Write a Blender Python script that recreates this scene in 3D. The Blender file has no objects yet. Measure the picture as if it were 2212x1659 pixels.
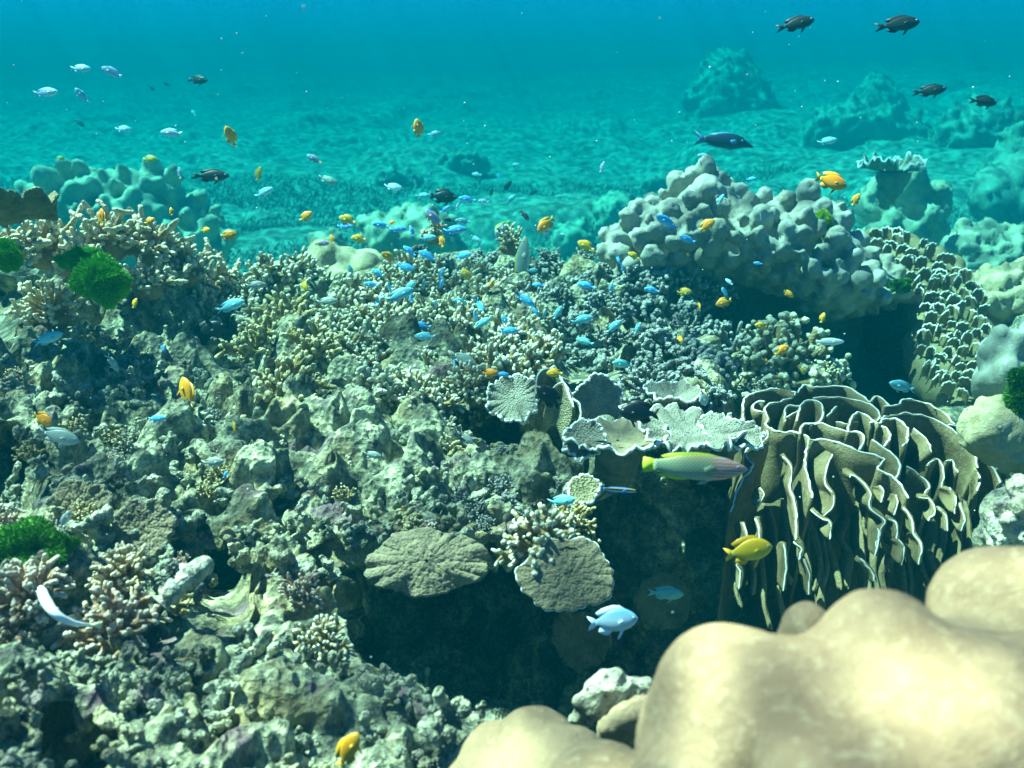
import bpy, math, random
import numpy as np
from mathutils import Vector, Matrix, Quaternion

random.seed(7)
RNG = np.random.default_rng(7)
R = math.radians
SC = bpy.context.scene
COL = SC.collection

# ---------------------------------------------------------------- camera
PITCH = 17.0
FPX = 2124.0                      # focal length in units of the 2212 px wide photograph
CAM = Vector((0, 0, 1.9))
cam_d = bpy.data.cameras.new("camera")
cam = bpy.data.objects.new("camera", cam_d); COL.objects.link(cam)
cam.location = CAM; cam.rotation_euler = (R(90 - PITCH), 0, 0)
cam_d.sensor_width = 36.0; cam_d.lens = 36.0 * FPX / 2212.0
cam_d.clip_start = 0.02; cam_d.clip_end = 400
cam_d.dof.use_dof = True; cam_d.dof.focus_distance = 1.9; cam_d.dof.aperture_fstop = 7.0
SC.camera = cam

# ---------------------------------------------------------------- world, sun, exposure
SUN_EL, SUN_AZ = 61.0, -74.0      # degrees; azimuth from +Y, clockwise positive
w = bpy.data.worlds.new("World"); SC.world = w; w.use_nodes = True
wn = w.node_tree; wn.nodes.clear()
sky = wn.nodes.new("ShaderNodeTexSky"); sky.sky_type = 'NISHITA'; sky.sun_disc = False
sky.sun_elevation = R(SUN_EL); sky.sun_rotation = R(SUN_AZ)
bg = wn.nodes.new("ShaderNodeBackground"); bg.inputs[1].default_value = 0.05
wo = wn.nodes.new("ShaderNodeOutputWorld")
wt = wn.nodes.new("ShaderNodeMix"); wt.data_type = 'RGBA'; wt.blend_type = 'MULTIPLY'; wt.inputs[0].default_value = 1.0
wt.inputs[7].default_value = (0.22, 0.40, 0.90, 1)          # skylight filtered by the water overhead
wn.links.new(sky.outputs[0], wt.inputs[6]); wn.links.new(wt.outputs[2], bg.inputs[0]); wn.links.new(bg.outputs[0], wo.inputs[0])
sun_d = bpy.data.lights.new("sun", 'SUN'); sun_d.energy = 5.0; sun_d.angle = R(0.5)
sun_d.color = (1.0, 0.84, 0.70)
sun = bpy.data.objects.new("sun", sun_d); COL.objects.link(sun)
S_DIR = Vector((math.sin(R(SUN_AZ)) * math.cos(R(SUN_EL)), math.cos(R(SUN_AZ)) * math.cos(R(SUN_EL)), math.sin(R(SUN_EL))))
sun.rotation_euler = S_DIR.to_track_quat('Z', 'Y').to_euler(); sun.location = (0, 0, 8)
SC.view_settings.view_transform = 'Standard'; SC.view_settings.look = 'None'
SC.view_settings.gamma = 1.0; SC.view_settings.exposure = 2.4

# ---------------------------------------------------------------- pixel -> point
FWD = Vector((0, math.cos(R(PITCH)), -math.sin(R(PITCH))))
RGT = Vector((1, 0, 0)); UPV = Vector((0, math.sin(R(PITCH)), math.cos(R(PITCH))))
def P(x, y, d):
    x, y, d = float(x), float(y), float(d)
    return CAM + d * (FWD + RGT * ((x - 1106) / FPX) + UPV * ((829.5 - y) / FPX))
nF, nR, nU, nC = [np.array(v) for v in (FWD, RGT, UPV, CAM)]
def PN(x, y, d):
    x = np.asarray(x, float)[..., None]; y = np.asarray(y, float)[..., None]; d = np.asarray(d, float)[..., None]
    return nC + d * (nF + nR * ((x - 1106) / FPX) + nU * ((829.5 - y) / FPX))

# ---------------------------------------------------------------- noise
def _h(ix, iy, iz, s):
    with np.errstate(over='ignore'):
        n = (ix.astype(np.uint32) * np.uint32(374761393) + iy.astype(np.uint32) * np.uint32(668265263)
             + iz.astype(np.uint32) * np.uint32(2147483647 - 13) + np.uint32(s * 1013904223 % 4294967291))
        n = (n ^ (n >> np.uint32(13))) * np.uint32(1274126177)
        n = (n ^ (n >> np.uint32(16))) * np.uint32(2246822519)
        n = n ^ (n >> np.uint32(15))
    return n.astype(np.float64) / 4294967295.0
def vnoise(p, s=0):
    i = np.floor(p).astype(np.int64); f = p - i; f = f * f * f * (f * (f * 6 - 15) + 10)
    r = 0
    for a in (0, 1):
        for b in (0, 1):
            for c in (0, 1):
                wgt = (f[..., 0] if a else 1 - f[..., 0]) * (f[..., 1] if b else 1 - f[..., 1]) * (f[..., 2] if c else 1 - f[..., 2])
                r = r + wgt * _h(i[..., 0] + a, i[..., 1] + b, i[..., 2] + c, s)
    return r * 2 - 1
def fbm(p, o=4, s=0):
    r = 0; a = 1
    for k in range(o):
        r = r + a * vnoise(p * 2 ** k + 17.3 * k, s + k); a *= 0.5
    return r
def worley(p, s=0):
    i = np.floor(p).astype(np.int64); f = p - i
    F1 = np.full(p.shape[:-1], 9.0); F2 = F1.copy(); cid = np.zeros_like(F1)
    for a in (-1, 0, 1):
        for b in (-1, 0, 1):
            for c in (-1, 0, 1):
                x, y, z = i[..., 0] + a, i[..., 1] + b, i[..., 2] + c
                d = np.sqrt((a + _h(x, y, z, s) - f[..., 0]) ** 2 + (b + _h(x, y, z, s + 1) - f[..., 1]) ** 2 + (c + _h(x, y, z, s + 2) - f[..., 2]) ** 2)
                cl = d < F1
                F2 = np.where(cl, F1, np.minimum(F2, d)); cid = np.where(cl, _h(x, y, z, s + 3), cid); F1 = np.where(cl, d, F1)
    return F1, F2, cid
def sstep(a, b, x):
    t = np.clip((x - a) / (b - a), 0, 1); return t * t * (3 - 2 * t)
def poly_sd(px, py, poly):          # signed distance, positive inside
    px = np.asarray(px, float); py = np.asarray(py, float)
    d = np.full(px.shape, 1e9); ins = np.zeros(px.shape, bool)
    n = len(poly)
    for k in range(n):
        ax, ay = poly[k]; bx, by = poly[(k + 1) % n]
        ex, ey = bx - ax, by - ay
        t = np.clip(((px - ax) * ex + (py - ay) * ey) / (ex * ex + ey * ey + 1e-9), 0, 1)
        d = np.minimum(d, np.hypot(px - ax - t * ex, py - ay - t * ey))
        if ay != by:
            c = ((ay > py) != (by > py)) & (px < ex * (py - ay) / (by - ay) + ax)
            ins ^= c
    return np.where(ins, d, -d)

# ---------------------------------------------------------------- objects and meshes
def tag(o, label=None, cat=None, group=None, kind=None):
    if label: o["label"] = label
    if cat: o["category"] = cat
    if group: o["group"] = group
    if kind: o["kind"] = kind
    return o
def empty(name, loc, label, cat, group=None):
    o = bpy.data.objects.new(name, None); COL.objects.link(o); o.location = loc
    o.empty_display_size = 0.02
    return tag(o, label, cat, group)
def mesh_np(name, V, F, mat=None, smooth=True, attrs=None):
    V = np.asarray(V, np.float32).reshape(-1, 3); F = np.asarray(F, np.int32)
    me = bpy.data.meshes.new(name)
    me.vertices.add(len(V)); me.vertices.foreach_set("co", V.ravel())
    k = F.shape[1]
    me.loops.add(F.size); me.loops.foreach_set("vertex_index", F.ravel())
    me.polygons.add(len(F)); me.polygons.foreach_set("loop_start", np.arange(0, F.size, k, dtype=np.int32))
    me.polygons.foreach_set("loop_total", np.full(len(F), k, np.int32))
    me.update(calc_edges=True); me.validate()
    if smooth: me.polygons.foreach_set("use_smooth", np.ones(len(me.polygons), bool))
    if attrs:
        for an, av in attrs.items():
            a = me.attributes.new(an, 'FLOAT', 'POINT'); a.data.foreach_set("value", np.asarray(av, np.float32).ravel())
    if mat: me.materials.append(mat)
    return me
def link(name, me, parent=None, loc=None):
    o = bpy.data.objects.new(name, me); COL.objects.link(o)
    if parent: o.parent = parent
    if loc is not None: o.location = loc
    return o
def grid_faces(nu, nv, wrap_u=False):
    idx = np.arange(nu * nv).reshape(nv, nu)
    if wrap_u: idx = np.concatenate([idx, idx[:, :1]], 1)
    a = idx[:-1, :-1]; b = idx[:-1, 1:]; c = idx[1:, 1:]; d = idx[1:, :-1]
    return np.stack([a, b, c, d], -1).reshape(-1, 4)
def grid_normals(G):
    du = np.gradient(G, axis=1); dv = np.gradient(G, axis=0)
    n = np.cross(du, dv); n /= np.linalg.norm(n, axis=-1, keepdims=True) + 1e-12
    return n
def vert_normals(me):
    n = np.zeros(len(me.vertices) * 3, np.float32); me.vertex_normals.foreach_get("vector", n); return n.reshape(-1, 3)
def get_co(me):
    v = np.zeros(len(me.vertices) * 3, np.float32); me.vertices.foreach_get("co", v); return v.reshape(-1, 3)

_ico = None
def ico(sub=3):
    import bmesh
    b = bmesh.new(); bmesh.ops.create_icosphere(b, subdivisions=sub, radius=1.0)
    V = np.array([v.co[:] for v in b.verts]); F = np.array([[v.index for v in f.verts] for f in b.faces]); b.free()
    return V, F
ICO2 = ico(3); ICO3 = ico(4)
def blobs(name, items, voxel, mat, smooth=3, disp=None, centre=None, dec=None):
    """items: (centre, radii(3), Quaternion or None) -> one remeshed, smoothed skin (mesh), local to centre"""
    Vs, Fs, n = [], [], 0
    c0 = np.array(centre) if centre is not None else np.zeros(3)
    for it in items:
        c, r = np.array(it[0]), it[1]
        v = ICO2[0] * np.array(r)
        if len(it) > 2 and it[2] is not None: v = v @ np.array(it[2].to_matrix()).T
        Vs.append(v + c - c0); Fs.append(ICO2[1] + n); n += len(v)
    me = mesh_np(name, np.concatenate(Vs), np.concatenate(Fs), None)
    o = bpy.data.objects.new("tmp", me); COL.objects.link(o)
    m = o.modifiers.new("r", 'REMESH'); m.mode = 'VOXEL'; m.voxel_size = voxel; m.use_smooth_shade = True
    if smooth:
        m = o.modifiers.new("s", 'SMOOTH'); m.factor = 0.6; m.iterations = smooth
    dg = bpy.context.evaluated_depsgraph_get(); dg.update()
    me2 = bpy.data.meshes.new_from_object(o.evaluated_get(dg))
    bpy.data.objects.remove(o); bpy.data.meshes.remove(me)
    me2.name = name
    if disp:
        v = get_co(me2); nn = vert_normals(me2)
        v = v + nn * disp(v.astype(float) + c0)[:, None]
        me2.vertices.foreach_set("co", v.astype(np.float32).ravel()); me2.update()
    me2.polygons.foreach_set("use_smooth", np.ones(len(me2.polygons), bool))
    me2.materials.clear(); me2.materials.append(mat)
    return me2

# ---------------------------------------------------------------- materials
def nodes(name, rough=0.85, spec=0.15):
    m = bpy.data.materials.new(name); m.use_nodes = True
    nt = m.node_tree; b = nt.nodes["Principled BSDF"]
    b.inputs["Roughness"].default_value = rough
    b.inputs["Specular IOR Level"].default_value = spec
    return m, nt, b
def N(nt, t, **kw):
    n = nt.nodes.new(t)
    for k, v in kw.items():
        if k in n.inputs: n.inputs[k].default_value = v
        else: setattr(n, k, v)
    return n
def ramp(nt, fac, stops):
    r = nt.nodes.new("ShaderNodeValToRGB")
    e = r.color_ramp.elements
    while len(e) < len(stops): e.new(0.5)
    for el, (p, c) in zip(e, stops):
        el.position = p; el.color = (*c, 1)
    nt.links.new(fac, r.inputs[0]); return r.outputs[0]
def mix(nt, fac, a, b, mode='MIX'):
    m = nt.nodes.new("ShaderNodeMix"); m.data_type = 'RGBA'; m.blend_type = mode
    for s, v in ((m.inputs[0], fac), (m.inputs[6], a), (m.inputs[7], b)):
        if isinstance(v, (int, float)): s.default_value = v
        elif isinstance(v, tuple): s.default_value = (*v, 1)
        else: nt.links.new(v, s)
    return m.outputs[2]
def mapr(nt, v, a, b, c, d):
    m = nt.nodes.new("ShaderNodeMapRange"); nt.links.new(v, m.inputs[0])
    for i, x in enumerate((a, b, c, d)): m.inputs[i + 1].default_value = x
    return m.outputs[0]
def bump(nt, b, hs, dist=0.004):
    prev = None
    for h, s, dd in hs:
        n = nt.nodes.new("ShaderNodeBump"); n.inputs["Strength"].default_value = s; n.inputs["Distance"].default_value = dd
        nt.links.new(h, n.inputs["Height"])
        if prev: nt.links.new(prev, n.inputs["Normal"])
        prev = n.outputs[0]
    nt.links.new(prev, b.inputs["Normal"])
def coords(nt, world=True):
    if world:
        g = nt.nodes.new("ShaderNodeNewGeometry"); return g.outputs["Position"]
    t = nt.nodes.new("ShaderNodeTexCoord"); return t.outputs["Object"]
def noise(nt, co, scale, detail=5, rough=0.6):
    n = N(nt, "ShaderNodeTexNoise"); n.inputs["Scale"].default_value = scale; n.inputs["Detail"].default_value = detail
    n.inputs["Roughness"].default_value = rough; nt.links.new(co, n.inputs["Vector"]); return n.outputs[0]
def vor(nt, co, scale, feature='F1'):
    n = N(nt, "ShaderNodeTexVoronoi"); n.feature = feature; n.inputs["Scale"].default_value = scale
    nt.links.new(co, n.inputs["Vector"]); return n.outputs[0]

def mat_rock(name="reef_rock", light=(0.60, 0.60, 0.36), mid=(0.20, 0.21, 0.14), dark=(0.04, 0.04, 0.036), warm=(0.34, 0.25, 0.09), purple=(0.17, 0.09, 0.13), sc=1.0):
    m, nt, b = nodes(name, 0.92, 0.1)
    co = coords(nt)
    n5 = noise(nt, co, 9 * sc, 3, 0.6); n1 = noise(nt, co, 6 * sc, 6); n2 = noise(nt, co, 34 * sc, 5, 0.7); n3 = noise(nt, co, 13 * sc, 4); n4 = noise(nt, co, 170 * sc, 3, 0.7)
    c = ramp(nt, n2, [(0.34, dark), (0.48, mid), (0.63, light)])
    c = mix(nt, mapr(nt, n1, 0.50, 0.62, 0, 0.55), c, warm)
    c = mix(nt, mapr(nt, n3, 0.57, 0.66, 0, 0.75), c, purple)
    c = mix(nt, mapr(nt, n5, 0.54, 0.64, 0, 0.7), c, (0.06, 0.055, 0.035))
    v = vor(nt, co, 95 * sc)
    c = mix(nt, mapr(nt, v, 0.10, 0.30, 0.55, 0), c, (0.06, 0.06, 0.055))
    c = mix(nt, mapr(nt, n4, 0.35, 0.65, 0.25, 0), c, (0.05, 0.055, 0.05))
    nt.links.new(c, b.inputs["Base Color"])
    bump(nt, b, [(n2, 0.9, 0.012), (v, 0.9, 0.006), (n4, 0.8, 0.003)])
    return m
def mat_coral(name, base, tip, spot=None, scale=1.0, tipw=(0.45, 1.0), bumpy=140, bs=0.6, rand=0.25):
    """branching coral: pigment pales towards the growing tips (attribute 'tip')"""
    m, nt, b = nodes(name, 0.8, 0.2)
    co = coords(nt)
    a = N(nt, "ShaderNodeAttribute"); a.attribute_name = "tip"
    n2 = noise(nt, co, 30, 4); n4 = noise(nt, co, bumpy, 3, 0.7)
    oi = N(nt, "ShaderNodeObjectInfo")
    c = mix(nt, mapr(nt, n2, 0.35, 0.65, 0, 1), base, tuple(x * 0.45 for x in base))
    c = mix(nt, mapr(nt, oi.outputs["Random"], 0, 1, 0, rand), c, spot or (0.2, 0.2, 0.17))
    c = mix(nt, mapr(nt, a.outputs["Fac"], tipw[0], tipw[1], 0, 1), c, tip)
    c = mix(nt, mapr(nt, n4, 0.3, 0.6, 0.45, 0), c, tuple(x * 0.35 for x in base))
    nt.links.new(c, b.inputs["Base Color"])
    v = vor(nt, co, bumpy * 1.2)
    bump(nt, b, [(v, bs, 0.004), (n4, 0.6, 0.003)])
    return m
def mat_smooth(name, c1, c2, c3=None, sc=1.0, bs=0.35, rough=0.7, grain=220):
    m, nt, b = nodes(name, rough, 0.25)
    co = coords(nt)
    n1 = noise(nt, co, 7 * sc, 4); n2 = noise(nt, co, 40 * sc, 5, 0.7); n4 = noise(nt, co, grain * sc, 3, 0.7)
    c = mix(nt, mapr(nt, n1, 0.4, 0.62, 0, 1), c1, c2)
    if c3: c = mix(nt, mapr(nt, n2, 0.52, 0.68, 0, 0.8), c, c3)
    c = mix(nt, mapr(nt, n4, 0.35, 0.6, 0.3, 0), c, tuple(x * 0.5 for x in c1))
    nt.links.new(c, b.inputs["Base Color"])
    bump(nt, b, [(n2, bs, 0.006), (n4, bs, 0.002)])
    return m
def mat_plain(name, c, rough=0.6, spec=0.3, var=0.25, sc=60):
    m, nt, b = nodes(name, rough, spec)
    co = coords(nt, False); n = noise(nt, co, sc, 4)
    k = mix(nt, mapr(nt, n, 0.35, 0.65, 0, var), c, tuple(x * 0.5 for x in c))
    nt.links.new(k, b.inputs["Base Color"]); return m
# ---------------------------------------------------------------- haze: the sea water itself
def make_water():
    V = [(x, y, z) for x in (-45, 45) for y in (-3, 62) for z in (-2.2, 3.3)]
    F = [(0, 1, 3, 2), (4, 6, 7, 5), (0, 4, 5, 1), (2, 3, 7, 6), (0, 2, 6, 4), (1, 5, 7, 3)]
    m = bpy.data.materials.new("sea_water_volume"); m.use_nodes = True
    nt = m.node_tree; nt.nodes.clear()
    out = nt.nodes.new("ShaderNodeOutputMaterial"); pv = nt.nodes.new("ShaderNodeVolumePrincipled")
    pv.inputs["Color"].default_value = (0.0, 0.056, 0.071, 1)
    pv.inputs["Absorption Color"].default_value = (0.0, 0.643, 0.665, 1)
    pv.inputs["Density"].default_value = 0.27
    pv.inputs["Anisotropy"].default_value = 0.0
    nt.links.new(pv.outputs[0], out.inputs["Volume"])
    me = mesh_np("haze", V, F, m, smooth=False)
    o = link("haze", me); o["kind"] = "stuff"; return o
make_water()
def make_caustic_sheet():  # added overhead sheet out of view; painted transparency imitates caustics on the reef
    """sheet in place of the sea surface: its tint pattern dims the sunlight into a net"""
    nx = 60; xs = np.linspace(-60, 60, nx); ys = np.linspace(-30, 90, nx)
    X, Y = np.meshgrid(xs, ys)
    m = bpy.data.materials.new("painted_caustics"); m.use_nodes = True; nt = m.node_tree; nt.nodes.clear()
    out = nt.nodes.new("ShaderNodeOutputMaterial"); tr = nt.nodes.new("ShaderNodeBsdfTransparent")
    co = coords(nt)
    n = N(nt, "ShaderNodeTexNoise"); n.inputs["Scale"].default_value = 2.2; n.inputs["Detail"].default_value = 2; nt.links.new(co, n.inputs["Vector"])
    vm = N(nt, "ShaderNodeVectorMath"); vm.operation = 'MULTIPLY_ADD'; vm.inputs[1].default_value = (0.28, 0.28, 0.0)
    nt.links.new(n.outputs[1], vm.inputs[0]); nt.links.new(co, vm.inputs[2])
    v = N(nt, "ShaderNodeTexVoronoi"); v.feature = 'DISTANCE_TO_EDGE'; v.inputs["Scale"].default_value = 4.2; nt.links.new(vm.outputs[0], v.inputs["Vector"])
    v2 = N(nt, "ShaderNodeTexVoronoi"); v2.feature = 'DISTANCE_TO_EDGE'; v2.inputs["Scale"].default_value = 8.5; nt.links.new(vm.outputs[0], v2.inputs["Vector"])
    a = mapr(nt, v.outputs[0], 0.0, 0.22, 1.0, 0.20); b2 = mapr(nt, v2.outputs[0], 0.0, 0.28, 1.0, 0.5)
    mm = N(nt, "ShaderNodeMath"); mm.operation = 'MULTIPLY'; nt.links.new(a, mm.inputs[0]); nt.links.new(b2, mm.inputs[1])
    cc = N(nt, "ShaderNodeMapRange"); cc.inputs[1].default_value = 0.12; cc.inputs[2].default_value = 0.62; cc.inputs[3].default_value = 0.33; cc.inputs[4].default_value = 1.0; nt.links.new(mm.outputs[0], cc.inputs[0])
    nt.links.new(cc.outputs[0], tr.inputs[0]); nt.links.new(tr.outputs[0], out.inputs["Surface"])
    me = mesh_np("caustic_sheet", np.stack([X, Y, 4.7 + 0.03 * np.sin(X * 0.7 + Y * 0.4)], -1), grid_faces(nx, nx), m)
    o = link("caustic_sheet", me); o["kind"] = "structure"
make_caustic_sheet()

# ---------------------------------------------------------------- reef surface
CX = np.array([-400, 0, 250, 500, 750, 1000, 1250, 1500, 1750, 2000, 2250, 2600], float)
RY = np.array([480, 550, 650, 750, 850, 950, 1050, 1150, 1250, 1350, 1450, 1550, 1750], float)
base = 1.0 / (0.3125 + (RY - 560) * 0.000626)
D0 = np.tile(base[:, None], (1, len(CX)))
D0 *= np.array([0.80, 0.84, 0.9, 0.96, 1, 1, 1, 1, 1, 1, 1, 1])[None, :]
def setd(xs, ys, f):
    for i, y in enumerate(RY):
        for j, x in enumerate(CX):
            if xs[0] <= x <= xs[1] and ys[0] <= y <= ys[1]: D0[i, j] = f(x, y, D0[i, j])
setd((1750, 2000), (600, 880), lambda x, y, d: 3.7)
setd((1500, 2000), (900, 1400), lambda x, y, d: max(d, 2.15 - (y - 950) * 0.0002))
setd((2200, 2700), (480, 1100), lambda x, y, d: d * 1.12)
setd((2200, 2700), (1150, 1400), lambda x, y, d: 1.55)
def bil(x, y):
    x = np.clip(x, CX[0], CX[-1]); y = np.clip(y, RY[0], RY[-1])
    i = np.clip(np.searchsorted(RY, y, side='right') - 1, 0, len(RY) - 2); j = np.clip(np.searchsorted(CX, x, side='right') - 1, 0, len(CX) - 2)
    ty = (y - RY[i]) / (RY[i + 1] - RY[i]); tx = (x - CX[j]) / (CX[j + 1] - CX[j])
    ty = ty * ty * (3 - 2 * ty) * 0.5 + ty * 0.5; tx = tx * tx * (3 - 2 * tx)
    return (D0[i, j] * (1 - tx) + D0[i, j + 1] * tx) * (1 - ty) + (D0[i + 1, j] * (1 - tx) + D0[i + 1, j + 1] * tx) * ty
CAVE = [(770, 1190), (1000, 1190), (1110, 1170), (1250, 1075), (1600, 1060), (1800, 1250), (1700, 1400), (1450, 1750), (1040, 1750), (1080, 1600), (960, 1560), (870, 1500), (780, 1440), (750, 1320)]
# hollows: polygon, extra depth, softness
HOLES = [([(1480, 640), (1700, 640), (2030, 690), (2060, 860), (1930, 900), (1760, 840), (1620, 740), (1500, 700)], 0.9, 26),
         ([(-300, 560), (90, 610), (60, 640), (-20, 700), (-300, 740)], 0.45, 20),
         ([(420, 690), (500, 680), (560, 740), (470, 780), (400, 740)], 0.22, 14),
         ([(-300, 900), (30, 930), (70, 1010), (40, 1100), (-300, 1120)], 0.35, 18),
         ([(960, 900), (1060, 880), (1240, 910), (1240, 960), (1100, 950), (1060, 990)], 0.25, 16),
         ([(1210, 690), (1290, 700), (1330, 760), (1400, 800), (1260, 820), (1190, 770)], 0.3, 16),
         ([(1330, 860), (1430, 880), (1420, 900), (1330, 900)], 0.2, 10),
         ([(360, 1150), (420, 1130), (520, 1215), (500, 1260), (380, 1200)], 0.18, 22),
         ([(440, 1210), (500, 1215), (500, 1290), (450, 1270)], 0.12, 24),
         ([(60, 1560), (160, 1500), (230, 1560), (230, 1640), (60, 1659)], 0.12, 14)]
def depth(x, y):
    x = np.asarray(x, float); y = np.asarray(y, float)
    wob = vnoise(np.stack([x * 0.018, y * 0.018, x * 0], -1), 5) * 14
    d = bil(x, y)
    for poly, dd, sf in HOLES:
        d = d + dd * sstep(-sf, sf, poly_sd(x, y, poly) + wob)
    fl = np.interp(y, [1000, 1200, 1400, 1550, 1750], [1.9, 2.1, 2.1, 1.87, 1.65])
    k = sstep(-12, 22, poly_sd(x, y, CAVE) + wob * 0.7)
    return d * (1 - k) + np.maximum(fl, d) * k
RIDX = [-400, 0, 200, 400, 520, 600, 800, 900, 1000, 1100, 1200, 1300, 1450, 1550, 1750, 1900, 2050, 2212, 2600]
RIDY = [545, 560, 585, 630, 665, 625, 592, 575, 572, 565, 595, 610, 625, 640, 640, 640, 600, 560, 550]
def ridge(x): return np.interp(x, RIDX, RIDY)
def D(x, y): return float(depth(np.array([float(x)]), np.array([max(float(y), float(ridge(x)))]))[0])

def rock_disp(Pw, lim=1.0):
    q = Pw + 0.03 * np.stack([fbm(Pw * 9, 2, 31), fbm(Pw * 9, 2, 41), fbm(Pw * 9, 2, 51)], -1)
    f1, f2, _ = worley(q * 9.0, 3)
    g1, g2, _ = worley(q * 24.0, 11)
    h1, h2, _ = worley(Pw * 55.0, 17)
    lo = 0.050 * fbm(Pw * 4.5, 2, 2)
    h = 0.055 * np.sqrt(np.clip(1 - (f1 * 1.15) ** 2, 0, 1)) - 0.03 + 0.026 * np.sqrt(np.clip(1 - (g1 * 1.15) ** 2, 0, 1)) - 0.013
    h = h - 0.030 * sstep(0.42, 0.22, f2 - f1 + 0.2 * fbm(Pw * 14, 2, 8)) * 0.9
    pit = sstep(0.42, 0.18, h1) * sstep(-0.1, 0.35, vnoise(Pw * 11, 77))
    big = worley(q * 13.0, 91)[0]
    h = h - 0.085 * sstep(0.50, 0.30, worley(q * 10.5, 191)[0]) * sstep(-0.35, 0.05, vnoise(Pw * 4.0, 166))
    h = h - 0.06 * sstep(0.36, 0.20, big) * sstep(-0.25, 0.1, vnoise(Pw * 5, 66)) - 0.035 * sstep(0.34, 0.2, worley(q * 22.0, 93)[0]) * sstep(-0.1, 0.2, vnoise(Pw * 7, 67))
    for _ in range(3):
        h[1:-1] = (h[:-2] + 2 * h[1:-1] + h[2:]) / 4; h[:, 1:-1] = (h[:, :-2] + 2 * h[:, 1:-1] + h[:, 2:]) / 4
    h = h - 0.012 * pit + 0.005 * fbm(Pw * 60, 3, 23) + 0.007 * np.sqrt(np.clip(1 - (h1 * 1.2) ** 2, 0, 1))
    return lo + h * lim

M_ROCK = mat_rock()
def make_reef():
    nx, ny, nb = 900, 560, 16
    xs = np.linspace(-380, 2560, nx)
    t = np.linspace(0, 1, ny)
    X = np.tile(xs[None, :], (ny, 1)); RDG = ridge(xs)[None, :]
    Y = RDG + (1740 - RDG) * t[:, None] ** 1.25
    G = PN(X, Y, depth(X, Y))
    top = G[0]
    back = []
    for k in range(nb, 0, -1):          # the far side of the reef falls away to the sea bed
        s = k / nb
        b = top.copy(); b[:, 1] += 0.05 + 1.1 * s; b[:, 2] -= 1.6 * s ** 1.5
        back.append(b)
    front = []
    bot = G[-1]
    for k in range(1, 9):
        s = k / 8; b = bot.copy(); b[:, 1] -= 0.5 * s; b[:, 2] -= 0.7 * s; front.append(b)
    G = np.concatenate([np.array(back), G, np.array(front)], 0)
    nrm = grid_normals(G)
    k = np.ones((9, 9)) / 81.0
    # smooth the normals so that steps do not tear
    for _ in range(3):
        n2 = nrm.copy()
        n2[2:-2] = (nrm[:-4] + nrm[1:-3] + nrm[2:-2] + nrm[3:-1] + nrm[4:]) / 5
        n3 = n2.copy(); n3[:, 2:-2] = (n2[:, :-4] + n2[:, 1:-3] + n2[:, 2:-2] + n2[:, 3:-1] + n2[:, 4:]) / 5
        nrm = n3
    nrm /= np.linalg.norm(nrm, axis=-1, keepdims=True) + 1e-9
    view = G - nC
    flip = (nrm * view).sum(-1).mean() > 0
    if flip: nrm = -nrm
    sp_ = np.maximum(np.linalg.norm(np.gradient(G, axis=0), axis=-1), np.linalg.norm(np.gradient(G, axis=1), axis=-1))
    lim = sstep(0.015, 0.006, sp_)
    for _ in range(6):
        m_ = lim.copy(); m_[1:-1] = np.minimum(np.minimum(lim[:-2], lim[2:]), lim[1:-1]); m_[:, 1:-1] = np.minimum(m_[:, 1:-1], np.minimum(lim[:, :-2], lim[:, 2:])); lim = m_
    for _ in range(8):
        lim[1:-1] = (lim[:-2] + lim[1:-1] + lim[2:]) / 3; lim[:, 1:-1] = (lim[:, :-2] + lim[:, 1:-1] + lim[:, 2:]) / 3
    h = rock_disp(G, 0.12 + 0.88 * lim)
    near = np.clip(np.linalg.norm(G - nC, axis=-1) / 1.6, 0.45, 1.2)
    G = G + nrm * (h * near)[..., None]
    me = mesh_np("reef", G, grid_faces(nx, G.shape[0])[:, ::-1], M_ROCK)
    o = link("reef", me); o["kind"] = "structure"
    return G
REEF = make_reef()

# ---------------------------------------------------------------- sea bed
def bed_z(x, y):
    p = np.stack([np.asarray(x, float), np.asarray(y, float), np.zeros_like(np.asarray(x, float))], -1)
    z = np.interp(y, [2, 5, 9, 14, 20, 30, 60], [-0.2, -0.1, 0.0, 0.25, 0.62, 1.05, 2.4])
    z = z + 0.13 * fbm(p * 0.45, 3, 4) + np.clip(x - 2.0, 0, 9) * 0.07 * sstep(5, 9, y)
    return z
def make_bed():
    nx, ny = 420, 420
    u = np.linspace(-1, 1, nx); v = np.linspace(0, 1, ny)
    y = 2.2 + 58 * v ** 2.2
    x = u[None, :] * (3.0 + 0.72 * y[:, None])
    Y = np.tile(y[:, None], (1, nx))
    z = bed_z(x, Y)
    p = np.stack([x, Y, x * 0], -1)
    z = z + 0.03 * fbm(p * 2.2, 4, 9) + 0.05 * (0.5 - worley(p * 3.0, 4)[0]) + 0.10 * np.clip(0.45 - worley(p * 1.3, 14)[0], 0, 1) + 0.25 * sstep(0.1, 0.6, vnoise(p * 0.55, 33))
    m = mat_rock("sea_bed", light=(0.44, 0.44, 0.34), mid=(0.22, 0.24, 0.18), dark=(0.08, 0.09, 0.07), warm=(0.2, 0.18, 0.1), purple=(0.12, 0.1, 0.1), sc=0.28)
    me = mesh_np("seabed", np.stack([x, Y, z], -1), grid_faces(nx, ny), m)
    o = link("seabed", me); o["kind"] = "structure"
make_bed()
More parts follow.
